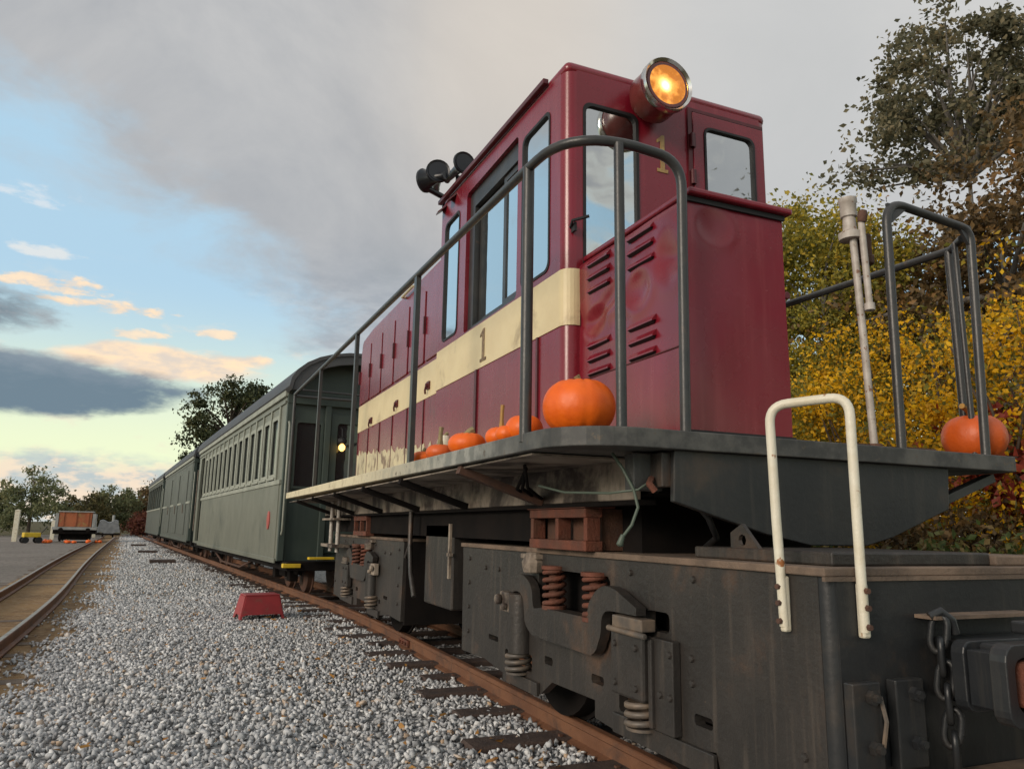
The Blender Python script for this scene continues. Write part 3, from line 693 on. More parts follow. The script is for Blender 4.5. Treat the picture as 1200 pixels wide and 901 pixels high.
mx_ = q.n('ShaderNodeMixShader'); mx_.inputs[0].default_value = .06; t.links.new(m_.outputs[0], mx_.inputs[1]); t.links.new(gl_.outputs[0], mx_.inputs[2])
t.links.new(mx_.outputs[0], q.n('ShaderNodeOutputMaterial').inputs[0])
b = MB(); b.lathe([(-.006, .03), (-.005, .07), (.002, .119), (.005, .119), (.002, .07)], HC, (0, 1, 0), 36); b.build('lens', LENS, hl, smooth=80)
b = MB(); b.box((1.97, 3.0, 3.06), (2.08, 3.075, 3.15)); b.build('mount', REDD, hl, bevel=.01)
# --- horns on the roof
for (c, d, L) in (((1.47, 4.90, 3.455), (-.25, -1, .02), .26), ((1.70, 4.99, 3.61), (.10, -1, .0), .30), ((1.40, 5.02, 3.415), (-.6, .8, 0), .16)):
    b = MB(); d = Vector(d).normalized()
    b.lathe([(-.0, .078), (-.008, .086), (.01, .09), (.02, .080), (.05, .055), (.12, .036), (L, .026), (L + .03, .03)], c, -d, 20); b.lathe([(-.006, .002), (-.002, .07)], c, -d, 20)
    b.build('horn', BLACKHORN, loco, smooth=50)
b = MB(); b.tube([(1.40, 5.0, 3.36), (1.6, 5.12, 3.36), (1.75, 5.2, 3.40)], .022, 8); b.tube([(1.6, 5.1, 3.28), (1.6, 5.12, 3.36)], .03, 8); b.tube([(1.72, 5.2, 3.29), (1.72, 5.2, 3.6)], .018, 8); b.build('horn_bracket', BLACKHORN, loco, smooth=50)
for y in (4.78, 5.0):
    b = MB(); b.plate([[(-.03, 0), (.10, -.0), (.08, .10), (.0, .12)]], lambda u, v, w: (1.575 - v * .55, y + u, 3.24 + w - v * .5), 0, .012); b.build('horn_shelf', REDD, loco)
b = MB(); b.tube([(1.60, 3.075, 2.36), (1.585, 3.03, 2.375), (1.66, 3.00, 2.40)], .008, 6); b.box((1.60, 3.035, 2.33), (1.612, 3.07, 2.375)); b.build('mirror_bracket', BLACK, loco)

# --- deck
def dz(y): return 1.262 + .0052 * (y - 2.2)
DX0, DX1, DY0, DY1, CR = 1.115, 3.305, 2.145, 9.6, .26
dk_ = [(DX1, DY1), (DX0, DY1)]
dk_ += [(DX0 + CR - CR * math.cos(R(a)), DY0 + CR - CR * math.sin(R(a))) for a in range(0, 91, 10)]
dk_ += [(DX1 - .03, DY0), (DX1, DY0 + .03)]
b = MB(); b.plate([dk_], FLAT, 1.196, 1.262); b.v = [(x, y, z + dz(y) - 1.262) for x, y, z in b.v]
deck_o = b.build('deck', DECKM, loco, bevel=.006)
DE = bpy.data.materials.new('deck_side_gradient'); DE.use_nodes = True; t = DE.node_tree; q = G(t); pb = t.nodes['Principled BSDF']
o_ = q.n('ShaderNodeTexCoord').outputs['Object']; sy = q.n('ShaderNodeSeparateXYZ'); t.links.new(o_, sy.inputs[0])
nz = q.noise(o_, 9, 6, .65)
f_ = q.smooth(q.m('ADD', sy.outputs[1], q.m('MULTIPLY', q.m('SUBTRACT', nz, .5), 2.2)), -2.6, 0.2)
c_ = q.mix(f_, q.mix(q.smooth(nz, .45, .6), (.20, .205, .185), (.32, .32, .29)), q.mix(q.smooth(nz, .5, .66), (.70, .62, .42), (.50, .43, .28)))  # cream towards the rear, grey further forward, dark at the front end
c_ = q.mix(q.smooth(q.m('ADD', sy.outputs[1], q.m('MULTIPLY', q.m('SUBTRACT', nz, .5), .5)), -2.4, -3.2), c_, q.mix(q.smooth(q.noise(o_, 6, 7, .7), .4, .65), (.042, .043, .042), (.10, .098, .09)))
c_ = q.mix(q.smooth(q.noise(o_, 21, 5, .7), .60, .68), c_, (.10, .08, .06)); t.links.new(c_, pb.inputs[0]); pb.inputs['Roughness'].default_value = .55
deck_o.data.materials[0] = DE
b = MB(); b.plate([[(DX0 + .03, 2.5), (1.54, 2.5), (1.54, 9.5), (DX0 + .03, 9.5)]], FLAT, 1.186, 1.193); b.build('deck_soffit', SOFFIT, loco)
b = MB(); b.box((1.55, 2.45, 1.035), (1.575, 9.3, 1.193)); b.build('side_sill', SOFFIT, loco, bevel=.004)
b = MB(); b.box((1.544, 2.42, 1.016), (1.62, 9.3, 1.034)); b.build('sill_flange', DARK, loco)
b = MB(); b.box((2.845, 2.45, 1.035), (2.87, 9.3, 1.193)); b.box((1.60, 3.45, .86), (2.82, 9.2, 1.19)); b.box((1.62, 2.4, 1.06), (2.8, 3.5, 1.19)); b.box((1.75, 2.72, .80), (2.66, 3.5, 1.06)); b.box((1.85, 4.62, .35), (2.6, 5.88, .9)); b.build('underframe', DARK, loco)
for i, y in enumerate((3.27, 4.31, 5.33, 6.44, 7.62, 8.7)):
    b = MB(); b.bar((1.545, y, 1.045), (1.13, y, 1.18), .05, .035)
    b.build('deck_bracket', RUSTD if i == 0 else DARK, loco)
b = MB(); b.bar((2.875, 2.26, 1.045), (3.26, 2.26, 1.175), .05, .035); b.build('deck_bracket', RAILB, loco)
ap = [(1.536, 1.195), (1.53, 1.02), (1.689, .977), (1.912, .918), (2.129, .878), (2.406, .878), (2.545, .91), (2.875, 1.027), (2.893, 1.195)]
b = MB(); b.plate([ap], FACE, 2.175, 2.20); b.build('front_apron', FRONT, loco, bevel=.004)
b = MB(); b.box((1.50, 2.2, 1.07), (1.545, 2.28, 1.19)); b.build('junction_box', FRAME, loco, bevel=.004)
b = MB(); b.box((1.43, 2.27, 1.06), (1.55, 2.33, 1.19)); b.build('junction_box', DECKM, loco, bevel=.004)
b = MB(); b.tube([(1.38, 2.33, 1.19), (1.40, 2.29, 1.13), (1.43, 2.27, 1.06), (1.44, 2.26, 1.0), (1.42, 2.27, .94), (1.39, 2.28, .90)], .006, 7); b.tube([(1.50, 2.25, 1.10), (1.44, 2.26, 1.06), (1.38, 2.35, 1.05), (1.33, 2.6, 1.06), (1.36, 2.9, 1.10)], .0045, 6); b.lathe([(0, .008), (.035, .013), (.04, .008)], (1.39, 2.28, .905), (-.4, 0, -1), 8); b.build('hanging_cable', WIRE, loco, smooth=60)
b = MB(); b.tube([(1.49, 2.25, 1.10), (1.46, 2.22, 1.08), (1.48, 2.215, 1.055)], .012, 6); b.build('cable_plug', RUST, loco)
for k in range(3):
    b = MB(); b.tube([(1.25 + .03 * k, 2.8 + .06 * k, 1.17), (1.40, 3.1 + .06 * k, 1.10), (1.54, 3.25 + .05 * k, 1.06)], .008, 6); b.build('under_deck_pipe', DARK, loco)
# --- handrails
def hz(y): return 2.318 + .027 * (y - 2.3)
RR_ = .019
lx = 1.132
def fil(p0, p1, p2, r, n=7):
    p0, p1, p2 = Vector(p0), Vector(p1), Vector(p2); a = (p0 - p1).normalized(); c = (p2 - p1).normalized()
    A, C = p1 + a * r, p1 + c * r
    return [(1 - s) ** 2 * A + 2 * s * (1 - s) * p1 + s * s * C for s in [i / n for i in range(n + 1)]]
path = [(lx, 9.56, hz(9.5)), (lx, 6, hz(6)), (lx, 2.62, hz(2.62))]
corner = fil((lx, 2.62, hz(2.5)), (lx, 2.185, hz(2.2) - .004), (1.6, 2.185, 2.30), .27, 9)
bend = fil((1.4, 2.185, 2.30), (1.61, 2.185, 2.30), (1.595, 2.185, 2.0), .13, 8)
b = MB(); b.tube(path + corner + bend + [(1.592, 2.185, 1.26)], RR_, 14); hr = b.build('handrail', RAILB, loco, smooth=60)
def post(x, y, zt, r=.019, par=None, flat=False):
    q = MB(); z0 = dz(y) - .03
    if flat: q.box((x - .014, y - .024, z0), (x + .014, y + .024, zt))
    else: q.tube([(x, y, z0), (x, y, zt)], r, 12)
    return q.build('rail_post', RAILB, par or hr, smooth=50)
post(lx, 2.535, hz(2.53), .023); post(1.332, 2.185, 2.30)
for y in (4.10, 5.80, 7.55): post(lx, y, hz(y), .02, None, True)
post(lx, 9.55, hz(9.5))
b = MB(); b.tube([(lx, 9.55, hz(9.5) - .02), (1.9, 9.57, hz(9.5) - .02)], .017, 8); b.build('rail_crossbar', RAILB, hr, smooth=60)
rx = 3.29
b = MB(); g1 = fil((2.655, 2.19, 1.9), (2.672, 2.19, 2.335), (3.1, 2.19, 2.335), .10, 7); g2 = fil((2.8, 2.19, 2.335), (3.20, 2.19, 2.30), (3.17, 2.19, 1.9), .07, 7)
b.tube([(2.65, 2.19, 1.26)] + g1 + g2 + [(3.152, 2.19, 1.26)], RR_, 14); hr2 = b.build('handrail', RAILB, loco, smooth=60)
b = MB(); b.plate([[(2.675, 2.33), (2.80, 2.33), (2.69, 2.24)]], FACE, 2.183, 2.197); b.plate([[(3.10, 2.325), (3.20, 2.315), (3.20, 2.19)]], FACE, 2.183, 2.197); b.build('corner_gusset', RAILB, hr2)
b = MB(); b.tube([(rx, 9.56, 2.42)] + [(rx, 4, 2.315), (rx, 2.36, 2.275), (3.20, 2.23, 2.275)], RR_, 12); b.build('rail_bar', RAILB, hr2, smooth=60)
post(3.29, 2.37, 2.275, .02, hr2); post(3.225, 2.29, 2.275, .013, hr2)
for y in (5.8, 9.5): post(rx, y, 2.33, .019, hr2)
# --- brake stand (weathered white pole with ratchet head)
b = MB(); b.tube([(2.625, 2.3, 1.27), (2.607, 2.3, 1.75), (2.588, 2.3, 2.20)], .016, 10); b.build('brake_stand', POLE, loco, smooth=60)
bs_ = loco.children[-1]
b = MB(); b.tube([(2.598, 2.26, 2.27), (2.612, 2.26, 1.885)], .0145, 10); b.lathe([(0, .0145), (.0, .022), (.03, .022)], (2.612, 2.26, 1.89), (0, 0, -1), 10); b.build('brake_lever', POLE, bs_, smooth=60)
b = MB(); b.lathe([(0, .036), (.0, .048), (.03, .050), (.04, .030), (.10, .026), (.105, .034), (.165, .035), (.17, .039), (.19, .039)], (2.585, 2.31, 2.19), (-.02, 0, 1), 16); b.build('brake_head', POLE, bs_, smooth=40)
b = MB(); b.lathe([(0, .018), (.03, .022), (.05, .016)], (2.597, 2.255, 2.255), (0, -.2, 1), 10); b.build('pawl', RUSTD, bs_, smooth=40)
b = MB(); b.box((2.62, 2.29, 2.10), (2.69, 2.33, 2.23)); b.lathe([(0, .03), (.04, .03)], (2.675, 2.31, 2.09), (0, 0, 1), 10); b.build('ratchet_block', RUSTD, bs_, bevel=.006)
b = MB(); b.lathe([(0, .09), (.012, .09), (.014, .035), (.03, .03)], (2.625, 2.3, 1.262), (0, 0, 1), 16); b.box((2.44, 2.26, 1.262), (2.56, 2.32, 1.285)); b.box((2.66, 2.2, 1.262), (2.86, 2.4, 1.276)); b.build('brake_foot', RUSTD, bs_)
# --- trucks
def helix(c, r, z0, z1, turns, wr_, ny=1):
    n = int(turns * 14)
    return [(c[0] + r * math.cos(2 * math.pi * turns * i / n), c[1] + r * math.sin(2 * math.pi * turns * i / n), z0 + (z1 - z0) * i / n) for i in range(n + 1)]
def truck_frame(T, front):
    tr_ = None
    body = [(4.55, .805), (4.53, .196), (4.15, .205), (3.80, .166), (3.80, .139), (3.41, .158), (3.29, .231), (2.889, .235), (2.889, .167), (2.72, .155), (2.44, .148), (2.33, .186), (2.26, .21), (2.106, .233), (2.08, .16), (1.64, .17), (1.64, .805)]
    holes = [rrect(2.76, .56, 3.44, .735, .02, 1), rrect(2.337, .236, 2.697, .302, .01, 1), rrect(3.512, .235, 3.757, .315, .01, 1), rrect(2.348, .562, 2.495, .633, .02, 2),
             rrect(3.95, .318, 4.09, .345, .008, 1), rrect(3.78, .262, 3.85, .30, .008, 1), rrect(3.285, .302, 3.37, .337, .008, 1), rrect(2.816, .300, 2.918, .335, .008, 1), rrect(2.120, .293, 2.216, .329, .008, 1)]
    b = MB()
    for x0, x1 in ((1.62, 1.66), (2.80, 2.76)):
        b.plate([[(T(u), v) for u, v in body]] + [[(T(u), v) for u, v in h] for h in holes], SIDE, x0, x1)
    tr_ = b.build('truck', FRAME, loco)
    b = MB(); b.box((1.66, min(T(1.7), T(4.5)), .30), (2.76, max(T(1.7), T(4.5)), .55)); b.box((1.74, min(T(1.7), T(4.5)), .55), (2.68, max(T(1.7), T(4.5)), .79)); b.build('truck_core', DARK, tr_)
    y0, y1 = sorted((T(1.60), T(4.56)))
    b = MB(); b.box((1.606, y0, .806), (2.814, y1, .830)); b.build('top_plate', DUST, tr_, bevel=.004)
    for yy0, yy1, m_ in ((1.60, 1.64, FRONT), (4.52, 4.56, DARK)):
        a_, c_ = sorted((T(yy0), T(yy1)))
        b = MB(); b.box((1.645, a_, .17), (2.775, c_, .805)); b.build('end_plate', m_, tr_)
    for sx, cx in ((-1, 1.66), (1, 2.76)):
        b = MB(); b.lathe([(.168, .0392), (.805, .0392)], (cx, T(1.640), 0), (0, 0, 1), 20); b.build('corner_post', FRONT, tr_, smooth=50)
    eq = [(3.747, .655), (3.64, .682), (3.539, .699), (3.50, .697), (3.461, .684), (3.425, .664), (3.402, .638), (3.394, .61), (3.392, .586), (3.384, .562), (3.368, .552), (3.29, .563), (3.157, .564), (2.993, .565), (2.855, .566), (2.847, .59), (2.843, .612), (2.828, .636), (2.807, .655), (2.785, .673), (2.76, .687), (2.73, .699), (2.703, .704), (2.66, .701), (2.617, .692), (2.477, .640), (2.477, .612), (2.64, .612), (2.672, .610), (2.70, .606), (2.716, .596), (2.728, .582), (2.733, .568), (2.739, .524), (2.747, .50), (2.762, .477), (2.775, .452), (2.797, .434), (2.82, .423), (2.844, .421), (2.967, .423), (3.242, .424), (3.381, .428), (3.41, .434), (3.43, .444), (3.46, .462), (3.48, .484), (3.491, .55), (3.497, .577), (3.509, .596), (3.54, .611), (3.571, .615), (3.605, .612), (3.633, .605), (3.726, .613)]
    b = MB(); b.plate([[(T(u), v) for u, v in eq]], SIDE, 1.562, 1.606); b.build('equalizer_bar', FRAME, tr_, bevel=.006, smooth=35)
    for yc, z0, z1 in ((3.255, .570, .742), (2.868, .560, .735)):
        b = MB(); b.tube(helix((1.612, T(yc)), .046, z0, z1, 5.0, .015), .0115, 8); b.lathe([(0, .062), (.016, .062)], (1.612, T(yc), z1 - .004), (0, 0, 1), 18); b.lathe([(0, .026), (.165, .026)], (1.612, T(yc), z0), (0, 0, 1), 12); b.lathe([(-.012, .058), (.006, .058)], (1.612, T(yc), z0), (0, 0, 1), 18)
        b.build('coil_spring', RUST, tr_, smooth=50)
    # journal box with guide, its small lower spring, and the rod on the other side
    b = MB(); b.box((1.555, min(T(2.43), T(2.655)), .315), (1.612, max(T(2.43), T(2.655)), .545)); b.build('journal_box', FRAME, tr_, bevel=.012)
    b = MB(); b.box((1.548, min(T(2.42), T(2.628)), .560), (1.61, max(T(2.42), T(2.628)), .604)); b.tube([(1.55, T(2.66), .552), (1.55, T(2.40), .548)], .012, 8); b.build('journal_cap', STEEL, tr_, bevel=.006)
    b = MB(); b.box((1.585, min(T(2.285), T(2.425)), .235), (1.619, max(T(2.285), T(2.425)), .545)); b.box((1.57, min(T(2.395), T(2.418)), .24), (1.6, max(T(2.395), T(2.418)), .54)); b.build('pedestal_guide', FRAME, tr_, bevel=.004)
    b = MB(); b.lathe([(0, .062), (.28, .062), (.285, .05)], (1.60, T(3.605), .318), (0, 0, 1), 16); b.build('guide_rod', FRAME, tr_, smooth=50)
    b = MB(); b.box((1.56, min(T(3.66), T(3.80)), .50), (1.61, max(T(3.66), T(3.80)), .60)); b.lathe([(0, .03), (.03, .03)], (1.56, T(3.78), .56), (-1, 0, 0), 6); b.lathe([(0, .02), (.03, .02)], (1.56, T(3.70), .53), (-1, 0, 0), 6); b.build('oil_block', SOFFIT, tr_, bevel=.01)
    b = MB(); b.box((1.58, min(T(3.40), T(3.58)), .775), (1.63, max(T(3.40), T(3.58)), .80)); b.lathe([(0, .05), (.05, .06), (.10, .035)], (1.60, T(3.46), .71), (0, 0, 1), 10); b.build('spring_seat', SOFFIT, tr_, bevel=.006)
    for yc, z0, z1 in ((2.50, .222, .318), (3.63, .222, .318)):
        b = MB(); b.tube(helix((1.60, T(yc)), .058, z0, z1, 3.1, .01), .012, 8); b.lathe([(0, .062), (.01, .062)], (1.60, T(yc), z0 - .008), (0, 0, 1), 14); b.build('pedestal_spring', STEEL, tr_, smooth=50)
    for (ta, tb_, za, zb) in ((2.10, 2.72, .155, .228), (3.42, 3.84, .145, .205)):
        b = MB(); b.box((1.602, min(T(ta), T(tb_)), za), (1.619, max(T(ta), T(tb_)), zb)); b.build('pedestal_tie', FRAME, tr_, bevel=.003)
    for yc in (2.52, 3.62):
        for x in (1.88, 2.54):
            s_ = 1 if x > 2.21 else -1
            b = MB(); b.lathe([(-.05, .06), (-.05, .27), (-.045, .32), (-.045, .345), (.0, .35), (.035, .352), (.038, .372), (.055, .372), (.06, .35), (.06, .06)], (x + .0, T(yc), .352), (-s_, 0, 0), 32); b.build('wheel', DARK, tr_, smooth=30)
    # bolster end with its two pockets, in rust red
    ya, yb = sorted((T(2.852), T(3.42)))
    b = MB(); b.box((1.556, ya, .832), (1.64, yb, .875)); b.box((1.556, ya, .972), (1.64, yb, 1.012)); b.box((1.545, ya - .01, 1.012), (1.7, yb + .01, 1.034))
    for k in (0, .5, 1): b.box((1.562, ya + (yb - ya - .03) * k, .875), (1.63, ya + (yb - ya - .03) * k + .03, .972))
    b.build('bolster_end', RUST, tr_, bevel=.004)
    b = MB(); b.box((1.645, ya + .02, .835), (2.80, yb - .02, 1.01)); b.build('bolster', RUSTD, tr_)
    return tr_
t1 = truck_frame(lambda y: y, True)
t2 = truck_frame(lambda y: 10.5 - y, False)
# front truck top rim, corner fittings, grab handle, coupler gear
b = MB(); b.box((1.70, 1.66, .831), (2.36, 2.30, .870)); b.build('sand_box_lid', FRAME, t1, bevel=.006)
b = MB(); b.box((2.36, 1.64, .831), (2.66, 2.1, .862)); b.build('sand_box_lid', DUST, t1, bevel=.006)
b = MB(); b.box((1.60, 1.594, .794), (2.80, 1.604, .806)); b.build('front_lip', DUST, t1)
b = MB(); b.plate([[(1.98, .83), (2.16, .83), (2.16, .92), (2.10, .95)], [(2.10 + .02 * math.cos(R(a)), .895 + .02 * math.sin(R(a))) for a in range(0, 360, 45)]], SIDE, 1.75, 1.765); b.build('lug', FRAME, t1)
b = MB(); A = Vector((1.603, 1.757, .66)); Bq = Vector((1.722, 1.585, .66)); top = Vector((0, 0, .635))
A1, B1 = A + Vector((-.02, 0, .635)), Bq + Vector((.0, 0, .65))
b.tube([A, A + Vector((-.012, 0, .30))] + fil(A, A1, B1, .055, 7) + fil(A1, B1, Bq, .055, 7) + [Bq + Vector((0, 0, .30)), Bq], .0138, 12)
gh = b.build('grab_handle', WHITEP, loco, smooth=60)
for c in (A, Bq):
    sx = (-.014, 0, 0) if c is A else (0, -.012, 0)
    q = MB()
    if c is A: q.box((1.594, 1.744, .645), (1.619, 1.767, .80))
    else: q.box((1.711, 1.576, .645), (1.7375, 1.599, .79))
    q.build('foot_plate', WHITEP, gh, bevel=.006)
    for z in (.675, .725, .77):
        q = MB(); q.lathe([(0, .009), (.010, .008)], (1.589, 1.757, z) if c is A else (1.722, 1.571, z), (-1, 0, 0) if c is A else (0, -1, 0), 6); q.build('bolt', RUSTD, gh)
for x0, x1 in ((1.645, 1.745), (1.80, 1.905)):
    b = MB(); b.box((x0, 1.565, .31), (x1, 1.598, .536)); bp = b.build('bolted_plate', FRONT, t1, bevel=.004)
    for z in (.50, .375):
        q = MB(); q.lathe([(0, .019), (.016, .019), (.017, .011), (.03, .011)], ((x0 + x1) / 2 + .01, 1.565, z), (0, -1, 0), 6); q.build('bolt', FRONT, bp)
b = MB(); b.tube([(1.735, 1.56, .50), (1.738, 1.548, .44), (1.735, 1.56, .375)], .006, 6); b.build('lock_wire', STEEL, t1)
b = MB(); b.box((1.93, 1.53, .692), (2.36, 1.598, .702)); b.build('coupler_shelf', DUST, t1)
b = MB(); b.box((1.64, 1.42, .255), (2.78, 1.598, .285)); b.build('pilot_step', DUST, t1, bevel=.006)
cp = MB(); cp.box((2.0, 1.40, .47), (2.42, 1.598, .64)); cpo = cp.build('coupler', FRONT, loco, bevel=.01)
b = MB(); b.plate([rrect(1.935, .465, 2.485, .645, .03, 3), rrect(1.975, .50, 2.445, .61, .02, 3)], FACE, 1.46, 1.50); b.build('coupler_flange', FRONT, cpo, bevel=.008)
b = MB(); b.plate([rrect(1.868, .465, 2.552, .66, .04, 4), rrect(1.90, .50, 2.52, .628, .03, 3)], FACE, 1.30, 1.345); b.box((1.945, 1.346, .485), (2.475, 1.46, .625)); b.build('coupler_flange', FRONT, cpo, bevel=.008)
b = MB(); b.box((1.925, 1.20, .508), (2.495, 1.344, .618)); b.box((2.02, 1.08, .45), (2.40, 1.21, .64)); b.build('coupler_head', RUST, cpo, bevel=.012)
b = MB(); b.box((2.07, 1.33, .668), (2.17, 1.42, .70)); b.build('lift_lug', FRONT, cpo, bevel=.006)
ch = MB(); ch.tube([(1.93, 1.55, .70), (1.955, 1.535, .715), (1.99, 1.53, .69), (2.0, 1.53, .655)], .013, 8); cho = ch.build('safety_chain', FRONT, loco, smooth=60)
lk = MB(); lp = [(.020 * math.cos(R(a)), 0, .038 * math.sin(R(a)) + (.012 if math.sin(R(a)) > 0 else -.012)) for a in range(0, 361, 24)]
lk.tube(lp, .0095, 7, caps=False); lk0 = lk.build('chain_link', FRONT, None, world=False, smooth=60); COL.objects.unlink(lk0)
for i in range(6):
    z = .655 - i * .062; share(lk0, 'chain_link', (1.955 + .006 * i - 2.21, 1.545 - 5.7, z), cho, (0, R(10 * (-1) ** i), R(35 if i % 2 else -55)))
# small hardware: hood latch, bolts and weld beads on the truck sides
b = MB(); b.box((NX1 + .001, NY0 + .03, 1.83), (NX1 + .025, NY0 + .07, 1.99)); b.lathe([(0, .016), (.03, .016)], (NX1 + .012, NY0 + .03, 1.86), (0, -1, 0), 8); b.build('hood_latch', REDD, loco, bevel=.003)
bb = MB(); bb.lathe([(0, .0125), (.004, .0125), (.010, .010), (.011, .003)], (0, 0, 0), (-1, 0, 0), 8); bolt0 = bb.build('bolt', FRAME, None, world=False, smooth=40); COL.objects.unlink(bolt0)
for T_, tr_ in ((lambda y: y, t1), (lambda y: 10.5 - y, t2)):
    for (yy_, zz_) in ((1.72, .32), (2.22, .50), (2.22, .42), (2.30, .36), (2.36, .36), (2.30, .50), (4.42, .74), (4.42, .60), (4.42, .46), (4.42, .32), (3.95, .70), (4.15, .70), (2.2, .76), (2.6, .76), (3.6, .76)):
        x_ = 1.62 if not (2.285 <= yy_ <= 2.425) else 1.585
        share(bolt0, 'bolt', (x_ - 2.21, T_(yy_) - 5.7, zz_), tr_)
    for (yy_, zz_) in ((2.47, .50), (2.615, .50), (2.47, .36), (2.615, .36)): share(bolt0, 'bolt', (1.555 - 2.21, T_(yy_) - 5.7, zz_), tr_)
b = MB(); b.tube([(1.66, 2.30, 1.07), (1.72, 2.24, .97), (1.80, 2.3, .90), (1.9, 2.5, .86)], .012, 7); b.build('brake_hose', BLACK, loco, smooth=60)
# fittings between the trucks
b = MB(); b.box((1.60, 4.70, .405), (1.88, 5.30, .945)); b.build('equipment_cabinet', FRAME, loco, bevel=.012)
b = MB(); b.box((1.585, 4.72, .60), (1.60, 4.75, .945)); b.box((1.58, 4.69, .74), (1.60, 4.76, .76)); b.build('cabinet_strap', SOFFIT, loco)
b = MB(); b.tube([(1.52, 5.42, 1.03), (1.52, 5.42, .78), (1.50, 5.30, .60), (1.50, 5.20, .45)], .018, 8); b.tube([(1.52, 5.42, .80), (1.54, 5.60, .70)], .014, 8); b.build('sanding_pipe', FRAME, loco, smooth=60)
for y in (8.55, 8.15):
    b = MB(); b.tube([(1.5, y, 1.19), (1.5, y, .65)], .022, 8); b.build('step_hanger', POLE, loco, smooth=60)
b = MB(); b.box((1.42, 8.0, .70), (1.6, 8.7, .73)); b.box((1.42, 8.0, .98), (1.6, 8.7, 1.0)); b.build('side_step', SOFFIT, loco)
b = MB(); b.box((1.9, 9.3, .38), (2.5, 9.62, .62)); b.build('rear_coupler', DARK, loco, bevel=.02)

# ------------------------------------------------------------------ coaches
def make_coach(kind, label):
    L, HW, ZB, ZE, ZA = 10.05, .93, .47, 2.66, 3.22
    root = thing('coach', label, 'railway coach', (0, 0, 0), 0, 'coaches coupled behind the locomotive')
    def P(n, mb, m_, par=None, **k):
        if kind != 'windows' and m_ is GREEN: m_ = GREEN2
        return mb.build(n, m_, par or root, world=False, **k)
    wins = [(.42 + i * .60, 1.56, .82 + i * .60, 2.36) for i in range(14)] if kind == 'windows' else []
    if kind == 'open': wins = [(.3 + i * 1.36, 1.45, 1.5 + i * 1.36, 2.45) for i in range(7)]
    holes = [rrect(a, z0, c, z1, .05, 3, (0, 1, 1, 0)) for a, z0, c, z1 in wins]
    if kind == 'windows': holes.append([(8.95, ZB + .05), (9.65, ZB + .05), (9.65, 2.45), (8.95, 2.45)])
    b = MB(); b.plate([[(0, ZB), (L, ZB), (L, ZE), (0, ZE)]] + holes, SIDE, -HW, -HW + .05); P('side_wall', b, GREEN)
    b = MB(); b.plate([[(0, ZB), (L, ZB), (L, ZE), (0, ZE)]], SIDE, HW, HW - .05); P('side_wall', b, GREEN)
    # boarded lower side
    if kind != 'open':
        b = MB(); n = 92; z0, z1 = ZB + .02, (1.44 if kind == 'windows' else 2.5)
        for i in range(n):
            y0 = .1 + (8.78 if kind == 'windows' else 9.8) * i / n; y1 = y0 + (8.78 if kind == 'windows' else 9.8) / n
            b.plate([[(y0, -.001), (y0 + .004, -.012), (y1 - .004, -.012), (y1, -.001)]], lambda u, v, w: (-HW + v, u, w), z0, z1)
        o = P('siding_boards', b, GREEN); o['kind'] = 'stuff'
    for z0, z1, t in ((1.44, 1.50, .028), (2.50, 2.54, .02), (ZB - .03, ZB + .03, .02)):
        b = MB(); b.box((-HW - t, .03, z0), (-HW - .001, 8.93 if (kind == 'windows' and z0 < 2) else L - .03, z1)); P('belt_rail', b, GREENL if z0 < 2.4 and z0 > 1 else GREEN, bevel=.004)
    b = MB(); b.box((-HW - .035, -.02, ZE - .07), (-HW + .02, L + .02, ZE + .02)); b.box((HW - .02, -.02, ZE - .07), (HW + .035, L + .02, ZE + .02)); P('letter_board', b, GREENL, bevel=.008)
    if kind == 'windows':
        f0 = p0 = None
        for i, (a, z0, c, z1) in enumerate(wins):
            if f0 is None:
                o1 = rrect(a - .03, z0 - .02, c + .03, z1 + .03, .05, 3, (0, 1, 1, 0)); i1 = rrect(a + .025, z0 + .03, c - .025, z1 - .025, .04, 3, (0, 1, 1, 0))
                b = MB(); b.plate([o1, i1], SIDE, -HW - .016, -HW - .001); b.box((-HW - .035, a - .04, z0 - .045), (-HW - .001, c + .04, z0 - .015))
                f0 = P('window', b, GREENL); b = MB(); b.plate([i1], SIDE, -HW + .012, -HW + .018); p0 = P('pane', b, WIN_D, f0)
            else:
                fo = share(f0, 'window', (0, .60 * i, 0), root); share(p0, 'pane', (0, 0, 0), fo)
        for i in range(15):
            b = MB(); b.box((-HW - .022, .32 + i * .60, 1.5), (-HW - .001, .37 + i * .60 - .0, 2.5)); P('window_post', b, GREENL, bevel=.004)
        b = MB(); b.tube([(-HW - .05, 9.72, .75), (-HW - .05, 9.72, 2.2)], .014, 6); P('grab_iron', b, STEEL)
        b = MB(); b.lathe([(0, .085), (.012, .085), (.018, .06)], (-HW - .012, .60, 1.02), (-1, 0, 0), 20); b.v = [(x, y, .98 + (z - 1.02) * 1.45) for x, y, z in b.v]; P('round_plaque', b, LEADP)
    if kind == 'baggage':
        for y0 in (1.0, 3.6, 6.4):
            b = MB(); b.plate([rrect(y0, .62, y0 + 1.5, 2.35, .03, 2)], SIDE, -HW - .03, -HW - .012); d = P('sliding_door', b, GREEN, bevel=.006)
            b = MB(); b.box((-HW - .05, y0 + .65, 1.2), (-HW - .03, y0 + .72, 1.45)); P('handle', b, STEEL, d)
    if kind == 'open':
        for a, z0, c, z1 in wins:
            b = MB(); b.plate([[(a, z0), (c, z0), (c, z1), (a, z1)]], SIDE, -HW + .3, -HW + .31); P('dark_backing', b, GREEND)  # dark sheet behind each opening, standing in for the shaded interior
    # ends
    na = 14
    arch = lambda hw, ze, za: [(hw * math.cos(R(t)), ze + (za - ze) * math.sin(R(t))) for t in [180 * i / na for i in range(na + 1)]]
    endp = [(-HW, ZB), (HW, ZB)] + arch(HW - .001, ZE, ZA - .06)
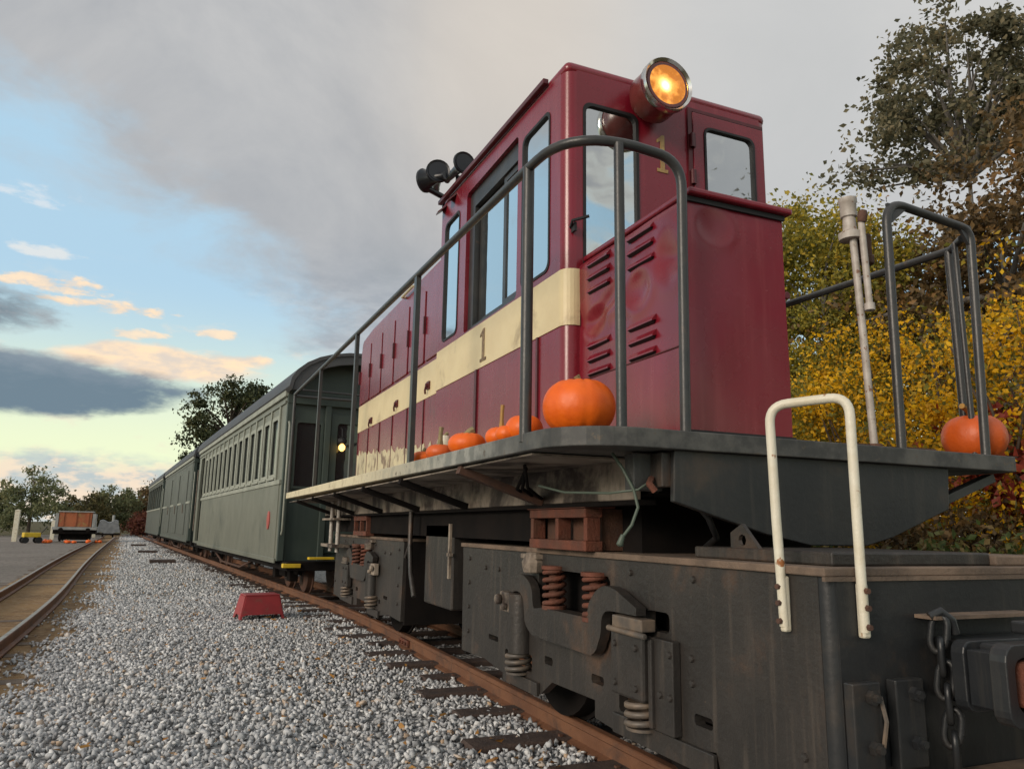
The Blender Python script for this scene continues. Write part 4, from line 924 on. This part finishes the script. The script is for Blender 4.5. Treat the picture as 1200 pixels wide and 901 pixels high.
    wl = rrect(-.78, 1.42, -.46, 2.26, .04, 3, (0, 1, 1, 0)); wr_ = rrect(.46, 1.42, .78, 2.26, .04, 3, (0, 1, 1, 0)); dw = rrect(-.24, 1.35, .24, 2.28, .04, 3, (0, 1, 1, 0))
    for yy, t in ((.0, .05), (L, -.05)):
        b = MB(); b.plate([endp, wl, wr_, dw], FACE, yy + (.002 if t > 0 else -.002), yy + t); e = P('end_wall', b, GREEND)
        if t > 0:
            for l in (wl, wr_):
                c0 = (l[0][0] + l[len(l) // 2][0]) / 2
                b = MB(); q = [(x * 1 + (.03 if x > c0 else -.03), z + (.03 if z > 1.8 else -.03)) for x, z in l]; b.plate([q, l], FACE, -.018, .001); w_ = P('end_window', b, GREEND); b = MB(); b.plate([l], FACE, .02, .026); P('pane', b, WIN_D, w_)
            b = MB(); b.plate([[(-.33, ZB + .1), (.33, ZB + .1), (.33, 2.40), (-.33, 2.40)], dw], FACE, -.022, .001); d = P('end_door', b, GREEND, bevel=.004)
            b = MB(); b.plate([dw], FACE, .02, .026); P('pane', b, WIN_D, d)
            b = MB(); b.box((-.22, -.034, .75), (.22, -.022, 1.2)); P('door_panel', b, GREEND, d, bevel=.006)
            b = MB(); b.lathe([(0, .02), (.05, .025)], (.27, -.022, 1.3), (0, -1, 0), 8); P('handle', b, STEEL, d)
            for x in (-HW + .04, -.38, .38, HW - .04):
                b = MB(); b.box((x - .04, -.05, ZB), (x + .04, -.001, 2.62)); P('end_post', b, GREEND, bevel=.006)
            b = MB(); b.box((-HW, -.06, 2.50), (HW, -.001, 2.60)); P('end_header', b, GREEND, bevel=.006)
            b = MB(); hp = [(-HW, 2.64), (HW, 2.64)] + arch(HW, 2.66, ZA - .03); hi = [(-HW + .14, 2.66), (HW - .14, 2.66)] + arch(HW - .14, 2.67, ZA - .16)
            b.plate([hp, hi], FACE, -.30, -.25); P('hood_arch', b, ROOF, bevel=.006)
            b = MB(); b.lathe([(0, .05), (.02, .06), (.06, .06), (.09, .02)], (-.20, -.13, 2.0), (0, 0, 1), 12); b.tube([(-.20, -.13, 2.08), (-.20, -.10, 2.2), (-.20, -.03, 2.22)], .010, 6); ml = P('marker_lamp', b, BLACK)
            if kind == 'windows':
                b = MB(); b.lathe([(0, .015), (.03, .042), (.07, .042), (.10, .012)], (-.20, -.13, 1.90), (0, 0, 1), 12); P('lit_bulb', b, emis('warm_lamp_glass', (1, .58, .16), 2.2), ml, smooth=60)
            b = MB(); b.tube([(-HW + .03, -.07, .8), (-HW + .03, -.11, .85), (-HW + .03, -.11, 2.2), (-HW + .03, -.07, 2.25)], .013, 6); P('grab_iron', b, GREENL, smooth=60)
    # roof
    b = MB(); prof = arch(HW + .05, ZE + .02, ZA); pin = [(x * .96, z - .04) for x, z in reversed(arch(HW + .05, ZE + .02, ZA))]
    b.plate([prof + pin], FACE, -.32, L + .32); P('roof', b, ROOF, smooth=30)
    for i in range(5):
        b = MB(); b.lathe([(0, .07), (.10, .07), (.11, .13), (.15, .11), (.17, .02)], (.28, 1.2 + i * 1.9, ZA - .03), (0, 0, 1), 12); P('roof_ventilator', b, ROOF, smooth=40)
    # floor, platform, running gear
    b = MB(); b.box((-HW + .06, .05, ZB + .02), (HW - .06, L - .05, ZB + .08)); P('floor', b, DARK)
    b = MB(); b.box((-.86, -.34, .36), (.86, L + .3, .47)) ; P('underframe', b, DARK, bevel=.01)
    b = MB(); b.box((-.12, -.62, .30), (.12, -.30, .46)); b.box((-.16, -.72, .28), (.16, -.60, .48)); P('coupler', b, DARK, bevel=.02)
    for yc in (1.35, L - 1.35):
        b = MB()
        for s_ in (-1, 1):
            b.box((s_ * .50 - .03, yc - .85, .26), (s_ * .50 + .03, yc + .85, .33)); b.box((s_ * .5 - .06, yc - .2, .2), (s_ * .5 + .06, yc + .2, .4))
            for d in (-.5, .5): b.box((s_ * .52 - .06, yc + d - .09, .16), (s_ * .52 + .06, yc + d + .09, .34))
        t_ = P('bogie', b, DARK, bevel=.01)
        for s_ in (-1, 1):
            for d in (-.5, .5):
                q = MB(); q.lathe([(-.05, .05), (-.05, .2), (-.03, .235), (.03, .24), (.04, .262), (.055, .262), (.06, .05)], (s_ * .33, yc + d, .245), (-s_, 0, 0), 24); P('wheel', q, RUSTD, t_, smooth=30)
    for s_ in (-1, 1):
        b = MB(); b.tube([(s_ * .75, 2.3, .42), (s_ * .75, 3.9, .20), (s_ * .75, L - 3.9, .20), (s_ * .75, L - 2.3, .42)], .018, 6); P('truss_rod', b, RUSTD)
    if kind == 'windows':
        for (x, y, z, w, h) in ((-.80, -.30, .40, .11, .05), (-.45, -.36, .50, .16, .03)):
            b = MB(); b.box((x - w, y - .06, z), (x + w, y + .04, z + h)); P('yellow_step_edge', b, YELLOW, bevel=.006)
    return root
y = 10.32
for k, (kind, lab) in enumerate((('windows', 'dark green wooden coach with a row of side windows, next to the locomotive'), ('baggage', 'plain windowless green coach coupled second behind the locomotive'), ('open', 'far green coach with open dark upper sides at the tail of the train'))):
    c = make_coach(kind, lab); cx, h = centre(y + k * 11.5 * math.cos(HEAD)); c.location = (cx, y + k * 11.5 * math.cos(HEAD), 0.0); c.rotation_euler = (0, 0, HEAD)

# ------------------------------------------------------------------ pumpkins
def pumpkin(label, loc, r, h, stem=(.02, 0, .06), skin=None, stemm=None, seed=1, lobes=11, name='pumpkin', cat='pumpkin', group=None, sr=.013, res=1.0, tilt=(0, 0)):
    root = thing(name, label, cat, loc, 0, group); pr = random.Random(seed)
    nu, nv = int(66 * res), int(22 * res); ph = pr.uniform(0, 6); ph2 = pr.uniform(0, 6)
    def fn(u, v):
        a = 2 * math.pi * u; t = math.pi * v
        k = abs(math.sin(lobes * a / 2 + ph)) ** .6
        rr_ = r * (1 + .014 * (k - .75) * math.sin(t) + .03 * math.sin(2 * a + ph2))
        s = abs(math.sin(t)) ** .72
        z = h / 2 * math.cos(t) * (1 - .14 * math.exp(-(s / .38) ** 2)) + .006 * r / .14 * k * math.cos(t)
        return (rr_ * s * math.cos(a), rr_ * s * math.sin(a), h / 2 + z)
    b = MB(); b.grid(fn, nu, nv); b.build('skin', skin or ORANGE, root, world=False, smooth=80)
    b = MB(); z0 = h * .93; sx, sy, sz = stem
    pts = [(0, 0, z0 - .02), (sx * .15, sy * .15, z0 + sz * .35), (sx * .5, sy * .5, z0 + sz * .75), (sx, sy, z0 + sz)]
    b.tube(pts, [sr * 1.7, sr, sr * .9, sr * 1.05], 7); b.build('stem', stemm or STEM, root, world=False, smooth=50)
    root.rotation_euler = (tilt[0], tilt[1], 0)
    return root
PG = 'pumpkins set along the locomotive deck'
pumpkin('largest smooth orange pumpkin, behind the front left railing posts', (1.30, 2.43, dz(2.43)), .131, .20, (-.01, 0, .03), ORANGE, STEM, 3, 12, group=PG)
pumpkin('orange pumpkin partly hidden behind the post left of the largest pumpkin', (1.245, 2.80, dz(2.8)), .078, .11, (.01, 0, .02), ORANGE, STEM, 5, 10, group=PG)
pumpkin('orange pumpkin with a tall straight yellow stem on the deck edge', (1.235, 3.02, dz(3.0)), .070, .085, (.004, 0, .105), ORANGE, STEMO, 7, 10, group=PG, sr=.009)
pumpkin('small stemless looking orange pumpkin nearest the left railing post', (1.185, 2.83, dz(2.84)), .050, .068, (.01, .01, .01), ORANGE, STEM, 9, 9, group=PG)
pumpkin('round orange pumpkin with a short stubby grey stem on the deck edge', (1.235, 3.46, dz(3.4)), .092, .105, (.03, .0, .025), ORANGE, STEM, 11, 11, group=PG, sr=.02)
pumpkin('small orange pumpkin with a tall dark grey stem on the deck edge', (1.225, 3.86, dz(3.8)), .076, .085, (.005, 0, .10), ORANGE2, STEM, 13, 10, group=PG, sr=.013)
pumpkin('smallest orange pumpkin at the rear end of the deck row', (1.225, 4.16, dz(4.1)), .066, .072, (.01, 0, .02), ORANGE, STEM, 15, 10, group=PG)
pumpkin('little white gourd standing among the deck pumpkins', (1.30, 4.02, dz(4.0)), .045, .16, (.02, 0, .02), GOURD, STEM, 17, 8, 'gourd', 'gourd', sr=.01)
pumpkin('deep orange pumpkin with a long bent stem behind the right front railing', (3.30, 2.34, 1.262), .132, .205, (-.09, -.02, .05), ORANGE2, STEMO, 19, 12, group=PG, sr=.013)

# ------------------------------------------------------------------ step stool on the ballast
st = thing('step_stool', 'low red wooden step stool standing on the ballast', 'step stool', (.87, 9.25, GZ + .02), R(8)); st.scale = (.92, .92, .72)
def P_(n, mb, m_, par=st, **k): return mb.build(n, m_, par, world=False, **k)
b = MB(); b.box((-.205, -.15, .335), (.205, .15, .36)); P_('tread', b, STOOL, bevel=.006)
for s_ in (-1, 1):
    b = MB(); b.plate([[(-.20, 0), (-.12, 0), (-.07, .06), (.07, .06), (.12, 0), (.20, 0), (.145, .334), (-.145, .334)]], lambda u, v, w: (w * s_ + s_ * (.36 - v) * .16, u, v), .18, .205); P_('side_panel', b, STOOL)
b = MB(); b.plate([[(-.245, .05), (-.215, .05), (-.20, .065), (.20, .065), (.215, .05), (.245, .05), (.192, .334), (-.192, .334)]], lambda u, v, w: (u, w - .155 - (.334 - v) * .16, v), 0, .02); P_('front_panel', b, STOOL)
b = MB(); b.plate([[(-.245, .05), (.245, .05), (.192, .334), (-.192, .334)]], lambda u, v, w: (u, w + .135 + (.334 - v) * .16, v), 0, .02); P_('back_panel', b, STOOL)

# ------------------------------------------------------------------ boards beside the coaches, yard clutter
for (x, y, w, l, lab) in ((-.42, 22.3, .62, .55, 'nearest dark timber board lying on the ballast beside the coach'), (-1.05, 29.5, .60, .55, 'middle dark timber board lying on the ballast beside the train'), (-1.75, 38, .6, .6, 'farthest dark timber board lying on the ballast beside the train')):
    r_ = thing('timber_board', lab, 'board', (x, y, GZ + .01), R(4), 'boards lying beside the train')
    for i in range(3):
        b = MB(); b.box((-w / 2, -l / 2 + i * l / 3 + .01, 0), (w / 2, -l / 2 + (i + 1) * l / 3 - .01, .09)); b.build('plank', TIE, r_, world=False, bevel=.008)
wg = thing('flat_wagon', 'flat rail wagon carrying a rusty orange bin at the yard', 'wagon', (-5.15, 46, -.12), R(4))
def Q_(n, mb, m_, par=wg, **k): return mb.build(n, m_, par, world=False, **k)
b = MB(); b.box((-1.0, -1.5, .62), (1.0, 1.8, .76)); Q_('deck', b, PALE, bevel=.01)
b = MB(); b.box((-.95, -1.4, .42), (.95, 1.7, .62)); Q_('underframe', b, DARK)
for s_ in (-1, 1):
    for d in (-.9, 1.2):
        b = MB(); b.lathe([(-.05, .06), (-.05, .26), (.04, .28), (.05, .06)], (s_ * .62, d, .30), (-s_, 0, 0), 20); Q_('wheel', b, DARK, smooth=30)
    b = MB(); b.lathe([(0, .05), (.16, .05), (.16, .11), (.19, .11)], (s_ * .6, -1.5, .62), (0, -1, 0), 12); Q_('buffer', b, DARK)
bn = MB(); bn.box((-.75, -1.3, .77), (.72, 1.5, 1.52)); bn = Q_('bin', bn, BIN, bevel=.01)
for i in range(3):
    b = MB(); b.box((-.60 + i * .55, -1.33, .80), (-.52 + i * .55, -1.302, 1.50)); Q_('rib', b, BIN, bn)
b = MB(); b.box((-.80, -1.36, 1.50), (.77, 1.55, 1.56)); Q_('lid', b, PALE, bn, bevel=.01)
b = MB(); b.box((-.7, -1.1, .12), (.7, 1.5, .42)); Q_('axle_box', b, DARK)
for x, m_ in ((-.90, PALE), (.75, PALE)):
    b = MB(); b.box((x, -1.32, .77), (x + .14, 1.4, 1.44)); Q_('side_board', b, m_, bevel=.01)
yr = random.Random(21)
for i in range(14):
    pumpkin('orange pumpkin lying on the ground in front of the flat wagon', (-5.15 + yr.uniform(-1.5, 1.6), 43.6 + yr.uniform(-.6, .5), -.135), yr.uniform(.08, .13), yr.uniform(.12, .19), (.02, 0, .05), ORANGE, STEM, 40 + i, 9, group='pumpkins on the ground by the flat wagon', res=.4)
def postt(lab, x, y, h, w, m_=PALE):
    r_ = thing('post', lab, 'post', (x, y, -.15)); b = MB(); b.box((-w / 2, -w / 2, 0), (w / 2, w / 2, h - .05)); b.build('shaft', m_, r_, world=False, bevel=.01); b = MB(); b.lathe([(0, w * .75), (.04, w * .75), (.08, .02)], (0, 0, h - .05), (0, 0, 1), 4); b.build('cap', m_, r_, world=False)
postt('tall white wooden post at the left edge of the yard', -7.84, 46, 1.6, .22, WHITEP)
postt('short white post beyond the yellow hand cart', -7.0, 52, 1.1, .20, WHITEP)
postt('pale post between the flat wagon and the covered cart', -5.6, 60, 1.1, .20, WHITEP)
hc = thing('hand_cart', 'small yellow hand cart with black wheels standing in the yard', 'hand cart', (-6.65, 43, -.135), R(20))
b = MB(); b.box((-.35, -.25, .28), (.35, .25, .50)); b.build('tray', YELLOW, hc, world=False, bevel=.02)
for s_ in (-1, 1):
    for d in (-.28, .28):
        b = MB(); b.lathe([(-.04, .04), (-.04, .15), (.04, .15), (.04, .04)], (d, s_ * .28, .15), (0, 1, 0), 14); b.build('wheel', BLACK, hc, world=False)
b = MB(); b.tube([(.35, 0, .4), (.6, 0, .75), (.6, -.15, .78), (.6, .15, .78)], .02, 6); b.build('handle', BLACK, hc, world=False)
cv = thing('covered_cart', 'grey canvas covered rail cart at the far end of the siding', 'rail cart', (-4.6, 58, -.1), R(5)); cv.scale = (.85, .85, .78)
b = MB(); b.grid(lambda u, v: ((u - .5) * 1.7 * (1 - .25 * v), -.8 + .0 * v, .35 + v * 1.0 + .12 * math.sin(u * 9)), 10, 6); b.grid(lambda u, v: ((u - .5) * 1.3, -.8 + 1.9 * v, 1.32 + .10 * math.sin(u * 9) + .1 * math.sin(v * 6)), 10, 6)
for s_ in (-1, 1): b.grid(lambda u, v: (s_ * (.85 - .2 * v), -.8 + 1.9 * u, .35 + v * 1.0), 6, 6)
b.build('canvas_cover', CANVAS, cv, world=False, smooth=60)
b = MB(); b.box((-.85, -.85, .22), (.85, 1.1, .36)); b.build('frame', DARK, cv, world=False)
for s_ in (-1, 1):
    for d in (-.5, .8):
        b = MB(); b.lathe([(-.05, .05), (-.05, .22), (.05, .24), (.05, .05)], (s_ * .36, d, .24), (s_, 0, 0), 16); b.build('wheel', DARK, cv, world=False)
b = MB(); b.tube([(.3, .4, 1.3), (.3, .4, 1.9)], .10, 10); b.build('exhaust_stack', PALE, cv, world=False)

# ------------------------------------------------------------------ trees and shrubs
L_OAK = leafmat('oak_leaf_greygreen', [(0, (.05, .055, .032)), (.4, (.15, .145, .088)), (.75, (.25, .215, .125)), (1, (.34, .26, .14))], .45)
L_YEL = leafmat('yellow_leaf', [(0, (.05, .04, .018)), (.15, (.10, .10, .025)), (.34, (.24, .22, .035)), (.50, (.62, .34, .015)), (.70, (.86, .47, .010)), (.9, (.86, .56, .02)), (1, (.44, .16, .03))], .38, 1.5)
L_OLV = leafmat('olive_leaf', [(0, (.07, .085, .022)), (.3, (.19, .19, .04)), (.58, (.36, .30, .05)), (.86, (.60, .43, .045)), (1, (.40, .20, .04))], .42, .9)
L_BRN = leafmat('brown_leaf', [(0, (.055, .042, .026)), (.4, (.12, .083, .040)), (.7, (.20, .125, .05)), (.92, (.30, .15, .045)), (1, (.16, .16, .05))], .3, .7)
L_RED = leafmat('red_leaf', [(0, (.12, .025, .02)), (.5, (.30, .05, .03)), (.85, (.42, .12, .05)), (1, (.35, .2, .06))], .35)
L_GRN = leafmat('green_leaf', [(0, (.02, .03, .014)), (.45, (.055, .070, .03)), (.8, (.10, .105, .042)), (1, (.17, .14, .05))], .3)
L_HAZ = leafmat('hazed_green_leaf', [(0, (.10, .115, .06)), (.5, (.18, .20, .10)), (.85, (.26, .25, .12)), (1, (.33, .26, .11))], .35)  # greens lightened so distance haze is painted into the leaf colour
L_RBR = leafmat('russet_leaf', [(0, (.08, .03, .025)), (.5, (.20, .065, .045)), (1, (.28, .14, .07))], .3)
L_YRD = leafmat('yard_leaf', [(0, (.06, .06, .03)), (.5, (.13, .12, .05)), (1, (.22, .16, .06))], .3)
L_LOW = leafmat('low_plant_leaf', [(0, (.04, .06, .018)), (.35, (.09, .13, .035)), (.6, (.17, .15, .05)), (.85, (.24, .13, .05)), (1, (.33, .20, .06))], .3, 1.2)
def foliage(ells, n, size, clump, nclump, shell=.45, droop=.0):
    """leaf quads gathered in clumps through the given ellipsoids"""
    cs, w = [], np.array([e[3] * e[4] * e[5] for e in ells], float); w /= w.sum()
    pick = rng.choice(len(ells), nclump, p=w)
    d = rng.normal(size=(nclump, 3)); d /= np.linalg.norm(d, axis=1)[:, None]
    r = shell + (1 - shell) * rng.random(nclump) ** .55
    E = np.array(ells, float)
    C = E[pick, :3] + d * r[:, None] * E[pick, 3:6]
    wt = rng.gamma(1.6, 1, nclump); wt /= wt.sum()
    pc = rng.choice(nclump, n, p=wt)
    cs_ = clump * rng.uniform(.55, 1.35, nclump)
    g_ = rng.normal(size=(n, 3)) * np.array([1, 1, .75])
    P = C[pc] + g_ * cs_[pc][:, None]
    P[:, 2] = np.maximum(P[:, 2], .02 + rng.random(n) * .15)
    V, F = leaf_quads(P, size * rng.uniform(.6, 1.35, n))
    return V, F, C
def plant(name, label, cat, base, ells, n, size, lm, clump=.35, nclump=60, bark=BARK, tr=.12, limbs=10, group=None, stems=1, shell=.45, trunk_top=.75):
    root = thing(name, label, cat, base, 0, group)
    V, F, C = foliage(ells, n, size, clump, nclump, shell)
    o = tri_mesh('crown', V, F, lm, root)
    b = MB(); zc = sum(e[2] for e in ells) / len(ells); zt = max(e[2] + e[5] for e in ells)
    pr = random.Random(len(C) + n)
    if stems == 1:
        mx = sum(e[0] for e in ells) / len(ells); my = sum(e[1] for e in ells) / len(ells)
        T_ = [(0, 0, -.1), (mx * .15, my * .1, zt * .2), (mx * .5 + pr.uniform(-.1, .1), my * .5, zt * .42), (mx * .9, my * .9, zt * trunk_top)]
        b.tube(T_, [tr * 1.25, tr, tr * .75, tr * .25], 10)
        roots = [Vector(T_[1]).lerp(Vector(T_[2]), t_) for t_ in (.5, .8, 1.0)] + [Vector(T_[2]).lerp(Vector(T_[3]), t_) for t_ in (.2, .45, .7)]
    else:
        roots = []
        for i in range(stems):
            c = C[i % len(C)]; p0 = Vector((pr.uniform(-.3, .3), pr.uniform(-.3, .3), -.05)); p1 = Vector((c[0] * .6, c[1] * .6, c[2] * .6))
            b.tube([p0, p0.lerp(p1, .5) + Vector((pr.uniform(-.1, .1), pr.uniform(-.1, .1), .1)), p1, Vector(c)], [tr, tr * .8, tr * .6, tr * .2], 6); roots.append(p1)
    for i in range(limbs):
        c = Vector(C[(i * 7) % len(C)]); r0 = min(roots, key=lambda q: (q - c).length + pr.random() * .6)
        mid = r0.lerp(c, .5) + Vector((pr.uniform(-.12, .12), pr.uniform(-.12, .12), .12)) * (c - r0).length * .5
        k = min(.5, .12 + .1 * (c - r0).length) * tr
        b.tube([r0, mid, c], [k + .008, k * .7 + .006, .005], 6)
    b.build('trunk' if stems == 1 else 'stems', bark, root, world=False, smooth=60)
    return root
SG = 'autumn shrubs along the right of the train'
# hedge row close to the train: (x, y, height, radius, leaf, label)
H = [
 (7.3, 4.1, 3.9, 1.15, L_YEL, 'bright yellow shrub at the right edge of the picture'),
 (7.3, 5.3, 3.5, 1.15, L_YEL, 'bright golden shrub seen through the right railing posts'),
 (7.6, 6.5, 3.7, 1.15, L_YEL, 'yellow leaved shrub right of the white brake stand'),
 (7.4, 7.6, 3.5, 1.10, L_OLV, 'olive and yellow shrub next to the maroon hood'),
 (8.3, 8.9, 4.9, 1.4, L_OLV, 'tall olive green shrub behind the maroon hood edge'),
 (8.0, 10.6, 4.4, 1.5, L_OLV, 'olive shrub hidden mostly behind the cab'),
]
for i, (x, y, h, r, lm, lab) in enumerate(H):
    pr = random.Random(100 + i)
    ells = [(pr.uniform(-.3, .3), pr.uniform(-.3, .3), h * .55, r, r, h * .45), (pr.uniform(-.6, .6), pr.uniform(-.6, .6), h * .75, r * .6, r * .6, h * .25), (pr.uniform(-.8, .8), pr.uniform(-.5, .5), h * .35, r * .9, r * .9, h * .34)]
    plant('shrub', lab, 'shrub', (x, y, -.17), ells, 19000, .027, lm, .14, 190, BARK, .035, 14, SG, 6, .35)
plant('shrub', 'red leaved shrub low among the yellow shrubs at the right edge', 'shrub', (6.9, 4.45, -.17), [(0, 0, 1.75, .5, .5, .55)], 900, .06, L_RED, .13, 30, BARK, .02, 6, SG, 4)
# low undergrowth in front of the hedge
LW = [(5.7, 3.9, 1.15), (6.2, 4.6, 1.3), (6.4, 5.5, 1.2), (6.5, 6.5, 1.25), (6.9, 7.6, 1.3), (5.9, 3.2, 1.2), (5.6, 5.2, .55), (5.6, 6.4, .5)]
LWL = ['low green and brown weeds right of the truck lid', 'brownish low shrub under the right railing', 'brown bramble clump under the front deck corner', 'low mixed bramble behind the white grab handle', 'low bramble between the apron and the hedge', 'low brown shrub at the far right edge', 'short green weeds in front of the brambles', 'short green weeds seen under the deck']
for i, ((x, y, h), lab) in enumerate(zip(LW, LWL)):
    plant('bramble', lab, 'bramble', (x, y, -.17), [(0, 0, h * .5, .75, .75, h * .5)], 4200, .032, L_LOW if i not in (1, 2, 5) else L_BRN, .15, 70, BARK, .015, 8, 'low brambles in front of the hedge', 5, .2)
# taller trees behind the hedge
plant('autumn_tree', 'brown leaved bushy tree rising behind the right railing', 'tree', (10.4, 6.6, -.17), [(0, 0, 4.4, 1.7, 1.9, 2.5), (1.2, -.9, 3.8, 1.5, 1.7, 2.6), (-.9, 1.4, 3.0, 1.4, 1.5, 1.9)], 24000, .050, L_BRN, .24, 300, BARKG, .10, 24, 'trees behind the hedge')
plant('autumn_tree', 'russet brown tree at the upper right edge of the picture', 'tree', (12.4, 6.6, -.17), [(0, 0, 5.8, 1.9, 2.0, 2.9), (.6, -1.3, 5.0, 1.6, 1.8, 2.6)], 17000, .055, L_BRN, .26, 230, BARKG, .12, 20, 'trees behind the hedge')
plant('autumn_tree', 'dull green tree above the hedge beside the cab', 'tree', (10.1, 10.2, -.17), [(0, 0, 4.6, 1.7, 1.7, 2.4), (-1.1, 1.1, 5.3, 1.1, 1.1, 1.8), (1.6, -1.0, 4.6, 1.3, 1.3, 1.8)], 32000, .046, L_OLV, .24, 300, BARKG, .09, 20, 'trees behind the hedge')
plant('autumn_tree', 'loose yellow green tree rising highest next to the maroon hood', 'tree', (9.0, 8.9, -.17), [(0, 0, 4.6, 1.0, 1.0, 2.0), (-.1, .5, 5.6, .7, .7, 1.1), (.8, -.6, 4.3, .9, .9, 1.7)], 17000, .038, L_OLV, .20, 200, BARKG, .07, 24, 'trees behind the hedge')
plant('autumn_tree', 'brown tree filling the gap behind the hedge', 'tree', (12.5, 9.0, -.17), [(0, 0, 3.4, 2.6, 2.6, 3.0)], 14000, .06, L_BRN, .28, 200, BARKG, .10, 14, 'trees behind the hedge')
plant('oak_tree', 'tall grey green oak tree against the sky at upper right', 'tree', (20.9, 14.4, -.17), [(.2, 0, 14.6, 2.6, 2.6, 2.7), (-1.2, 1.0, 13.4, 2.0, 2.0, 2.0), (1.9, -1.5, 14.8, 2.2, 2.2, 2.0), (.2, 0, 16.9, 1.7, 1.7, 1.2), (-2.3, 1.9, 12.2, 1.1, 1.1, .8), (3.0, -2.2, 15.9, 1.6, 1.6, 1.2)], 13500, .095, L_OAK, .26, 230, BARKG, .13, 48)
plant('oak_tree', 'dark tree behind the photographer, reflected in the cab door window', 'tree', (14.5, -10.5, -.17), [(0, 0, 7.4, 3.0, 3.0, 3.2), (-1.5, 1.5, 6.0, 2.0, 2.0, 2.4), (1.6, -1.2, 9.0, 1.8, 1.8, 1.8)], 7000, .12, L_OAK, .35, 110, BARKG, .16, 40)
# tree behind the coaches, and the far line of trees
plant('oak_tree', 'dark green spreading tree rising behind the coach roofs', 'tree', (1.75, 42, -.17), [(0, 0, 6.6, 2.2, 2.2, 1.8), (-1.6, 0, 5.3, 1.3, 1.4, 1.1), (1.6, 0, 7.0, 1.5, 1.5, 1.4), (.3, 0, 7.9, 1.1, 1.1, .8)], 11000, .085, L_GRN, .24, 130, BARK, .16, 40)
FT = [(-9.5, 60, 4.9, 1.75, L_HAZ, 'tallest rounded green tree at the left edge of the yard'), (-12.6, 63, 3.0, 1.5, L_GRN, 'low dark tree at the far left edge'), (-6.9, 66, 3.5, 1.3, L_YRD, 'olive tree right of the tallest yard tree'), (-5.2, 69, 4.0, 1.4, L_HAZ, 'green tree behind the flat wagon'),
      (-3.9, 72, 3.4, 1.4, L_BRN, 'brown tree behind the covered cart'), (-2.9, 66, 1.7, .55, L_RBR, 'red leaved small tree at the end of the train'), (-2.3, 74, 4.8, 1.7, L_BRN, 'brown tree just left of the coach tail'), (-.6, 70, 5.6, 1.8, L_BRN, 'orange brown tree rising behind the far coach'), (.9, 62, 6.0, 1.7, L_BRN, 'taller brown tree behind the middle coach'),
      (3.2, 52, 5.0, 1.8, L_BRN, 'brown tree behind the first coach'), (-8.0, 74, 2.8, 1.6, L_YRD, 'low olive tree between the two yard trees')]
for i, (x, y, h, r, lm, lab) in enumerate(FT):
    plant('yard_tree', lab, 'tree', (x, y, -.17), [(0, 0, h * .62, r, r, h * .40), (r * .5, 0, h * .45, r * .8, r, h * .3), (-r * .55, 0, h * .42, r * .75, r, h * .32)], 5000, .10, lm, .24, 90, BARK, .10, 10, 'trees at the end of the yard')
# far woods beyond everything
ells = [(x + rnd.uniform(-3, 3), 95 + rnd.uniform(-6, 12), 1.6 + rnd.random(), 5, 4, 2.2 + 1.2 * rnd.random()) for x in range(-80, 70, 6)]
V, F, C = foliage(ells, 14000, .30, .6, 420, .3); tag(tri_mesh('distant_woods', V, F, L_GRN), 'low distant belt of woods along the horizon', kind='stuff')
ells = [(24 + rnd.uniform(-2, 3), y + rnd.uniform(-3, 3), 3.0 + rnd.random(), 4, 5, 3.6) for y in range(-20, 90, 6)]
V, F, C = foliage(ells, 14000, .22, .6, 420, .3); tag(tri_mesh('woodland_belt', V, F, L_BRN), 'brown autumn woodland belt right of the line', kind='stuff')
